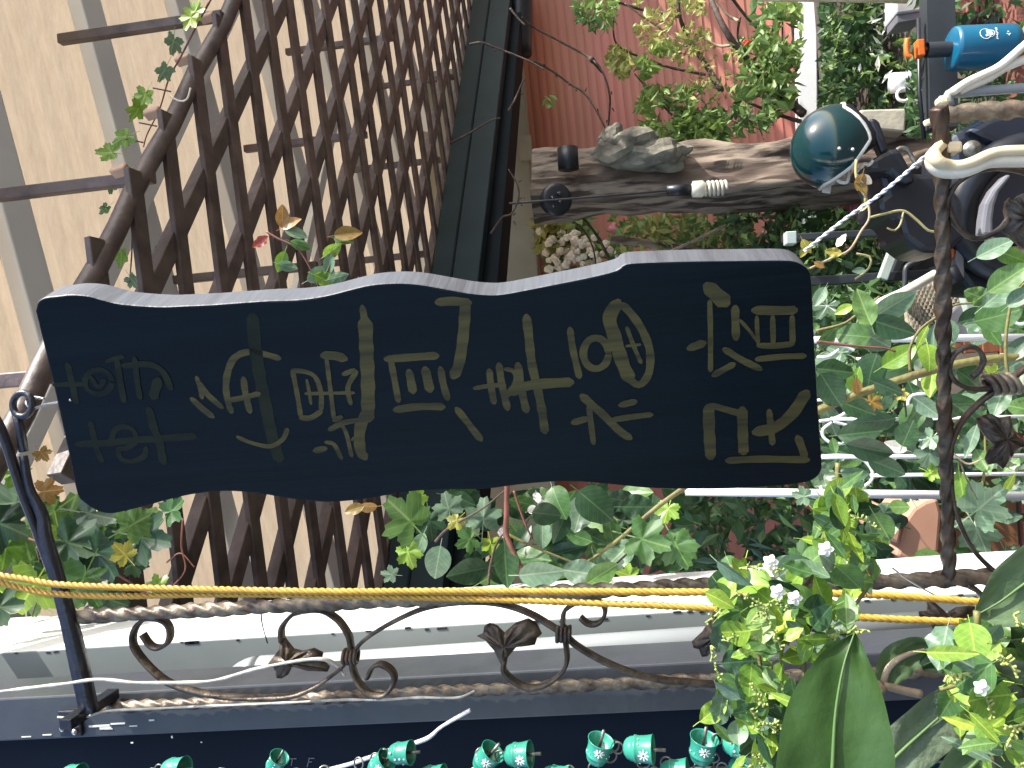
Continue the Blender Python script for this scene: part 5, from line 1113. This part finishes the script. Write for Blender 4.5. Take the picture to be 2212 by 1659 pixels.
slab(t, 'footboard', [(905, 1440), (930, 1240), (1010, 1220), (1020, 1659), (950, 1659)], SD + .12, .05, 'grey_plastic', .008, CD)
ob('grip', *tube([at(*CA(1440, 130), SD), at(*CA(1510, 260), SD)], .022, 10), 'black_plastic', t, True)

# pale loops hooked over the bar
t = thing('wooden_hanger', 'cream wooden hanger hooked over the twisted iron bar beside the string knot', 'hanger', tuple(at(2030, 330, .8)), 'pale hangers on the iron bar')
def band(px, d, w_, th, m, parent, fn=CD, name='hook_band'):
    p = resample(crom([at(*fn(*q[:2]), d + (q[2] if len(q) > 2 else 0)) for q in px], 10), .003)
    return ob(name, *sweep(p, [(-w_ / 2, -th / 2), (w_ / 2, -th / 2), (w_ / 2 + .0012, 0), (w_ / 2, th / 2), (-w_ / 2, th / 2), (-w_ / 2 - .0012, 0)], up=Vector((0, 1, 0))), m, parent, True)
hd = .765
band([(735, 215, .03), (670, 300, .0), (720, 385, -.005), (840, 425, 0), (960, 425, 0), (1100, 385, 0), (1250, 315, 0), (1400, 275, 0), (1700, 265, 0), (2000, 270, 0)], hd, .0085, .013, 'cream', t)
band([(650, 340, 0), (665, 410, 0), (740, 475, 0), (860, 500, 0), (1000, 490, 0), (1120, 450, 0), (1300, 385, 0), (1659, 375, 0), (2000, 380, 0)], hd + .002, .0085, .012, 'cream_white', t)
band([(1380, 320, .0), (1500, 320, .0), (1659, 325, .0), (2000, 330, 0)], hd + .006, .005, .01, 'cream_white', t)
c = at(*CD(915, 210), .80); bevelled('peg', *extrude([at(*CD(*q), .79) for q in ((825, 150), (975, 140), (1000, 165), (1000, 250), (975, 272), (830, 270))], Vector((0, .016, 0))), 'cream', t, .003)
t = thing('wooden_hanger', 'cream wooden hanger at the upper end of the twisted iron bar', 'hanger', tuple(at(2045, 215, .82)), 'pale hangers on the iron bar')
band([(880, 1000), (1050, 890), (1200, 820), (1400, 720), (1659, 500), (1900, 300)], .80, .006, .008, 'cream_white', t, CC, 'arm')
band([(960, 985), (1120, 920), (1280, 850), (1450, 740), (1659, 650), (1900, 540)], .805, .006, .008, 'cream_white', t, CC, 'arm')
band([(840, 1150), (830, 1050), (880, 1010), (1000, 1010), (1200, 990), (1659, 960), (1900, 940)], .81, .0075, .008, 'pvc', t, CC, 'arm')
bevelled('peg', *extrude([at(*CC(*q), .80) for q in ((735, 1050), (770, 1025), (850, 1030), (860, 1120), (800, 1140), (740, 1110))], Vector((0, .014, 0))), 'cream', t, .003)
bevelled('clip', *bar(at(*CC(570, 1350), .82), at(*CC(720, 1290), .82), .006, .005, Vector((0, 1, 0))), 'cream', t, .0015)

# ================================================================== BACKGROUND PLANTS
def cloud(parent, name, px, d0, d1, n, size, m, seed=0, kind_stuff=True, blotch=.0):
    r_ = random.Random(seed + 11); xs = [p[0] for p in px]; ys = [p[1] for p in px]; v = []; f = []; c = 0; tries = 0
    while c < n and tries < n * 20:
        tries += 1
        x, y = r_.uniform(min(xs), max(xs)), r_.uniform(min(ys), max(ys))
        if not inpoly(x, y, px): continue
        if noise.noise(Vector((x * .018, y * .018, seed))) < blotch - .35: continue
        p = at(x, y, r_.uniform(d0, d1)); s = size * r_.uniform(.6, 1.4)
        a = Vector((r_.gauss(0, 1), r_.gauss(0, 1), r_.gauss(0, 1))).normalized(); b = a.orthogonal().normalized(); q = Matrix.Rotation(r_.uniform(0, 6.28), 3, a); b = q @ b; n_ = a.cross(b)
        k = len(v); v += [p - a * s, p + b * s * .42 + n_ * s * .12, p + a * s, p - b * s * .42 + n_ * s * .12]
        f += [(k, k + 1, k + 2), (k, k + 2, k + 3)]; c += 1
    o = ob(name, v, f, m, parent); 
    if kind_stuff: o['kind'] = 'stuff'
    return o
# big hedge mass behind everything at the lower end
t = thing('garden_hedge', 'dense dark green hedge behind the helmet and the pale planter', 'hedge', tuple(at(2100, 150, 5.2)))
H1 = [(1775, -60), (2260, -60), (2260, 320), (1990, 330), (1775, 300)]
cloud(t, 'foliage', H1, 4.7, 6.2, 8500, .045, 'hedge1', 1, True, .0)
cloud(t, 'young_foliage', H1, 4.6, 5.4, 1500, .035, 'hedge2', 2, True, .25)
cloud(t, 'near_foliage', [(1960, -60), (2260, -60), (2260, 300), (1960, 300)], 3.0, 3.9, 1500, .03, 'hedge1', 3)
cloud(t, 'blossom', [(1850, 20), (2000, 20), (2000, 220), (1850, 220)], 4.6, 5.0, 70, .035, 'petal_white', 5, True, .3)
t = thing('garden_hedge', 'loose green hedge between the sign and the rustic post base', 'hedge', tuple(at(1750, 520, 4.9)))
H2 = [(1560, 455), (1760, 440), (1880, 470), (1960, 520), (1960, 680), (1600, 640)]
cloud(t, 'foliage', H2, 4.4, 5.8, 2000, .045, 'hedge1', 7)
cloud(t, 'young_foliage', H2, 4.3, 5.0, 900, .035, 'hedge2', 8, True, .2)
t = thing('garden_hedge', 'shaded hedge far behind the climbing vine and the white rack', 'hedge', tuple(at(2000, 950, 3.8)))
H3 = [(1440, 1040), (1780, 600), (1960, 620), (1960, 1000), (2260, 760), (2260, 1010), (1900, 1240), (1440, 1240)]
cloud(t, 'foliage', H3, 3.0, 4.0, 3400, .045, 'hedge1', 9)
# flowering bush by the lintel
t = thing('flowering_bush', 'bush with cream white blossom clusters under the lintel beside the siding wall', 'bush', tuple(at(1260, 540, 5.8)))
cloud(t, 'foliage', [(1160, 478), (1330, 470), (1345, 560), (1300, 640), (1190, 640)], 5.6, 6.1, 420, .06, 'hedge2', 12, True, .2)
cloud(t, 'young_foliage', [(1155, 475), (1240, 480), (1230, 530), (1165, 540)], 5.5, 5.8, 160, .09, 'hedge3', 13, True, .1)
fl = MB()
for i in range(80):
    x, y = rnd.gauss(1245, 32), rnd.gauss(545, 26)
    fl.add(*rockv(at(x, y, 5.5 + rnd.uniform(-.1, .1)), rnd.uniform(.014, .032), i))
o = fl.build('blossom', 'petal_cream', t); o['kind'] = 'stuff'
ob('flower', *rockv(at(1325, 493, 5.5), .035, 3), 'pink', t)
# tree with dark limbs
t = thing('garden_tree', 'sparse small leaved tree with dark bare limbs in front of the siding wall', 'tree', tuple(at(1760, 260, 4.8)))
TD = 4.7
def limb(px, r, m='bark', tp=.5, fn=CF, d=TD):
    return stem(t, [(*fn(*q), d + (.1 * math.sin(i))) for i, q in enumerate(px)], r, m, tp, 'limb')
limb([(2350, 990), (2212, 870), (2030, 700), (1900, 560), (1750, 380), (1640, 200), (1550, 0), (1500, -120)], .028)
limb([(1640, 790), (1500, 560), (1400, 420), (1330, 290), (1275, 140), (1255, -60)], .02)
limb([(1275, 140), (1100, 110), (900, 70), (660, -10)], .014)
limb([(1500, 650), (1200, 590), (1000, 520), (800, 440), (710, 350), (700, 150), (740, 20)], .009)
limb([(2030, 710), (1900, 800), (1780, 900), (1690, 1070), (1560, 1110)], .018)
limb([(1720, -30), (1850, 140), (1990, 290), (2150, 470), (2300, 620)], .010)
limb([(1250, 1050), (1130, 920), (1000, 780), (880, 640)], .008)
limb([(1430, 1060), (1200, 900), (960, 740)], .007)
limb([(1340, 400), (1250, 370), (1100, 240), (960, 150), (800, 30)], .009, 'twig')
limb([(1740, 390), (1600, 395), (1390, 270)], .010, 'twig')
limb([(1530, 720), (1400, 860), (1250, 1040)], .008, 'twig')
limb([(1790, 185), (1680, 120), (1570, -20)], .010, 'twig')
limb([(1800, 150), (1780, 330), (1850, 440), (2000, 500)], .008)
limb([(2330, 1060), (2110, 990), (1860, 890)], .014)
limb([(2090, 970), (2080, 780), (2160, 640), (2170, 180)], .009)
limb([(2130, 1000), (1990, 1010), (1965, 1080), (2010, 1220)], .009, 'twig')
limb([(1500, 720), (1650, 790)], .012, 'petal_cream', .7)
for q, r in (([(0, 530), (180, 630), (330, 740), (430, 800), (530, 930), (640, 1140)], .007), ([(-100, 150), (0, 235), (250, 370), (500, 510), (600, 620), (660, 800), (665, 960), (630, 1320)], .007)):
    limb(q, r, 'bark', .9)
limb([(500, 510), (555, 570), (600, 630)], .018, 'bark', .5)
for (x, y) in ((90, 560), (195, 650), (310, 740), (375, 790), (455, 790), (560, 950), (680, 800), (690, 945), (640, 1050)):
    limb([(x, y), (x + rnd.uniform(-20, 25), y + rnd.choice((-30, 25)))], .005, 'bark', .4)
def leafcl(px, n, size, m, blot=.0, seed=20, d=(4.4, 4.9)): cloud(t, 'foliage', [CF(*q) for q in px], d[0], d[1], n, size, m, seed, True, blot)
leafcl([(340, 0), (760, 0), (720, 150), (620, 290), (500, 250), (380, 160)], 170, .036, 'hedge2', .1, 21)
leafcl([(640, 470), (720, 380), (840, 440), (880, 540), (780, 700), (660, 580)], 110, .042, 'hedge3', 0, 22)
leafcl([(900, 520), (980, 490), (1080, 590), (960, 680)], 50, .045, 'hedge2', 0, 23)
leafcl([(860, 0), (1500, 0), (1560, 380), (1300, 560), (1050, 480), (860, 300)], 330, .03, 'hedge3', .25, 24)
leafcl([(1050, 380), (1190, 360), (1200, 460), (1080, 490)], 50, .04, 'hedge2', 0, 29)
leafcl([(950, 740), (1500, 760), (1700, 1000), (1720, 1180), (1250, 1240), (850, 1180), (850, 1030)], 420, .042, 'hedge2', .12, 25)
leafcl([(1230, 1000), (1520, 960), (1700, 1080), (1700, 1240), (1220, 1240)], 330, .045, 'hedge2', 0, 26)
leafcl([(1650, 380), (2212, 300), (2300, 900), (2000, 1150), (1750, 1200), (1700, 700)], 360, .045, 'hedge2', .15, 27)
leafcl([(1900, 0), (2330, 0), (2330, 900), (2000, 800)], 330, .045, 'hedge2', .1, 28)
leafcl([(60, 870), (140, 830), (220, 870), (140, 960)], 9, .035, 'hedge2', -.3, 30)
leafcl([(1300, 400), (1900, 350), (1700, 900), (1300, 900)], 130, .026, 'hedge3', .2, 31)
for q in ((1375, 63), (1640, 90)): ob('withered_leaf', *rockv(at(q[0], q[1], 4.5), .03, 2, (1, .3, 1)), 'leaf_yellow', t)
ob('red_flower', *rockv(at(1612, 92, 4.5), .018, 4, (1, .6, 1.3)), 'red_lens', t)
# yellow shrub to the right of the flowers
t = thing('garden_bush', 'yellow green shrub with dry stems between the blossom bush and the hedge', 'bush', tuple(at(1500, 520, 5.2)))
cloud(t, 'foliage', [(1330, 470), (1600, 460), (1600, 560), (1330, 560)], 5.0, 5.5, 480, .045, 'hedge2', 33, True, .15)
cloud(t, 'young_foliage', [(1350, 470), (1640, 460), (1600, 560), (1340, 560)], 4.9, 5.3, 220, .045, 'hedge3', 34, True, .2)
stem(t, [(1680, 465, 4.9), (1590, 480, 4.9), (1500, 520, 4.9), (1420, 555, 4.9)], .014, 'twig')
stem(t, [(1700, 440, 4.9), (1660, 480, 4.9), (1625, 560, 4.9)], .010, 'twig')
stem(t, [(1320, 516, 5.0), (1430, 530, 5.0), (1560, 545, 5.0)], .03, 'log', 1, 'branch')
# bare thorny vine over the gutter
t = thing('thorn_vine', 'bare thorny twigs trailing across the teal gutter and beige lintel', 'vine', tuple(at(1080, 400, 3.9)))
GV = 3.6
for l_ in ([(1014, 96), (1040, 92), (1070, 103), (1110, 118), (1150, 135), (1175, 150)], [(975, 308), (1010, 290), (1040, 272), (1066, 258), (1082, 255)], [(1060, 505), (1085, 470), (1105, 462), (1120, 430), (1118, 400), (1098, 365)], [(1098, 240), (1115, 210), (1125, 185), (1134, 170)], [(1102, 18), (1120, 40), (1135, 55)]):
    stem(t, [(x, y, GV) for x, y in l_], .006, 'bark', .6)
for (x, y) in ((1050, 94), (1068, 110), (1122, 430), (1132, 428), (1108, 465), (1125, 205), (1120, 392), (1110, 478), (1128, 445)): stem(t, [(x, y, GV), (x + rnd.uniform(-14, 14), y + rnd.uniform(-12, 8), GV)], .004, 'bark', .4)
stem(t, [(1225, 466, 4.6), (1262, 500, 4.6), (1282, 540, 4.6), (1290, 600, 4.6)], .005, 'bark', 1)
stem(t, [(1252, 462, 4.6), (1290, 510, 4.6), (1315, 560, 4.6), (1330, 600, 4.6)], .009, 'bark', 1)
# loose ends
for o in bpy.data.objects:
    if 'base' in o.keys(): del o['base']
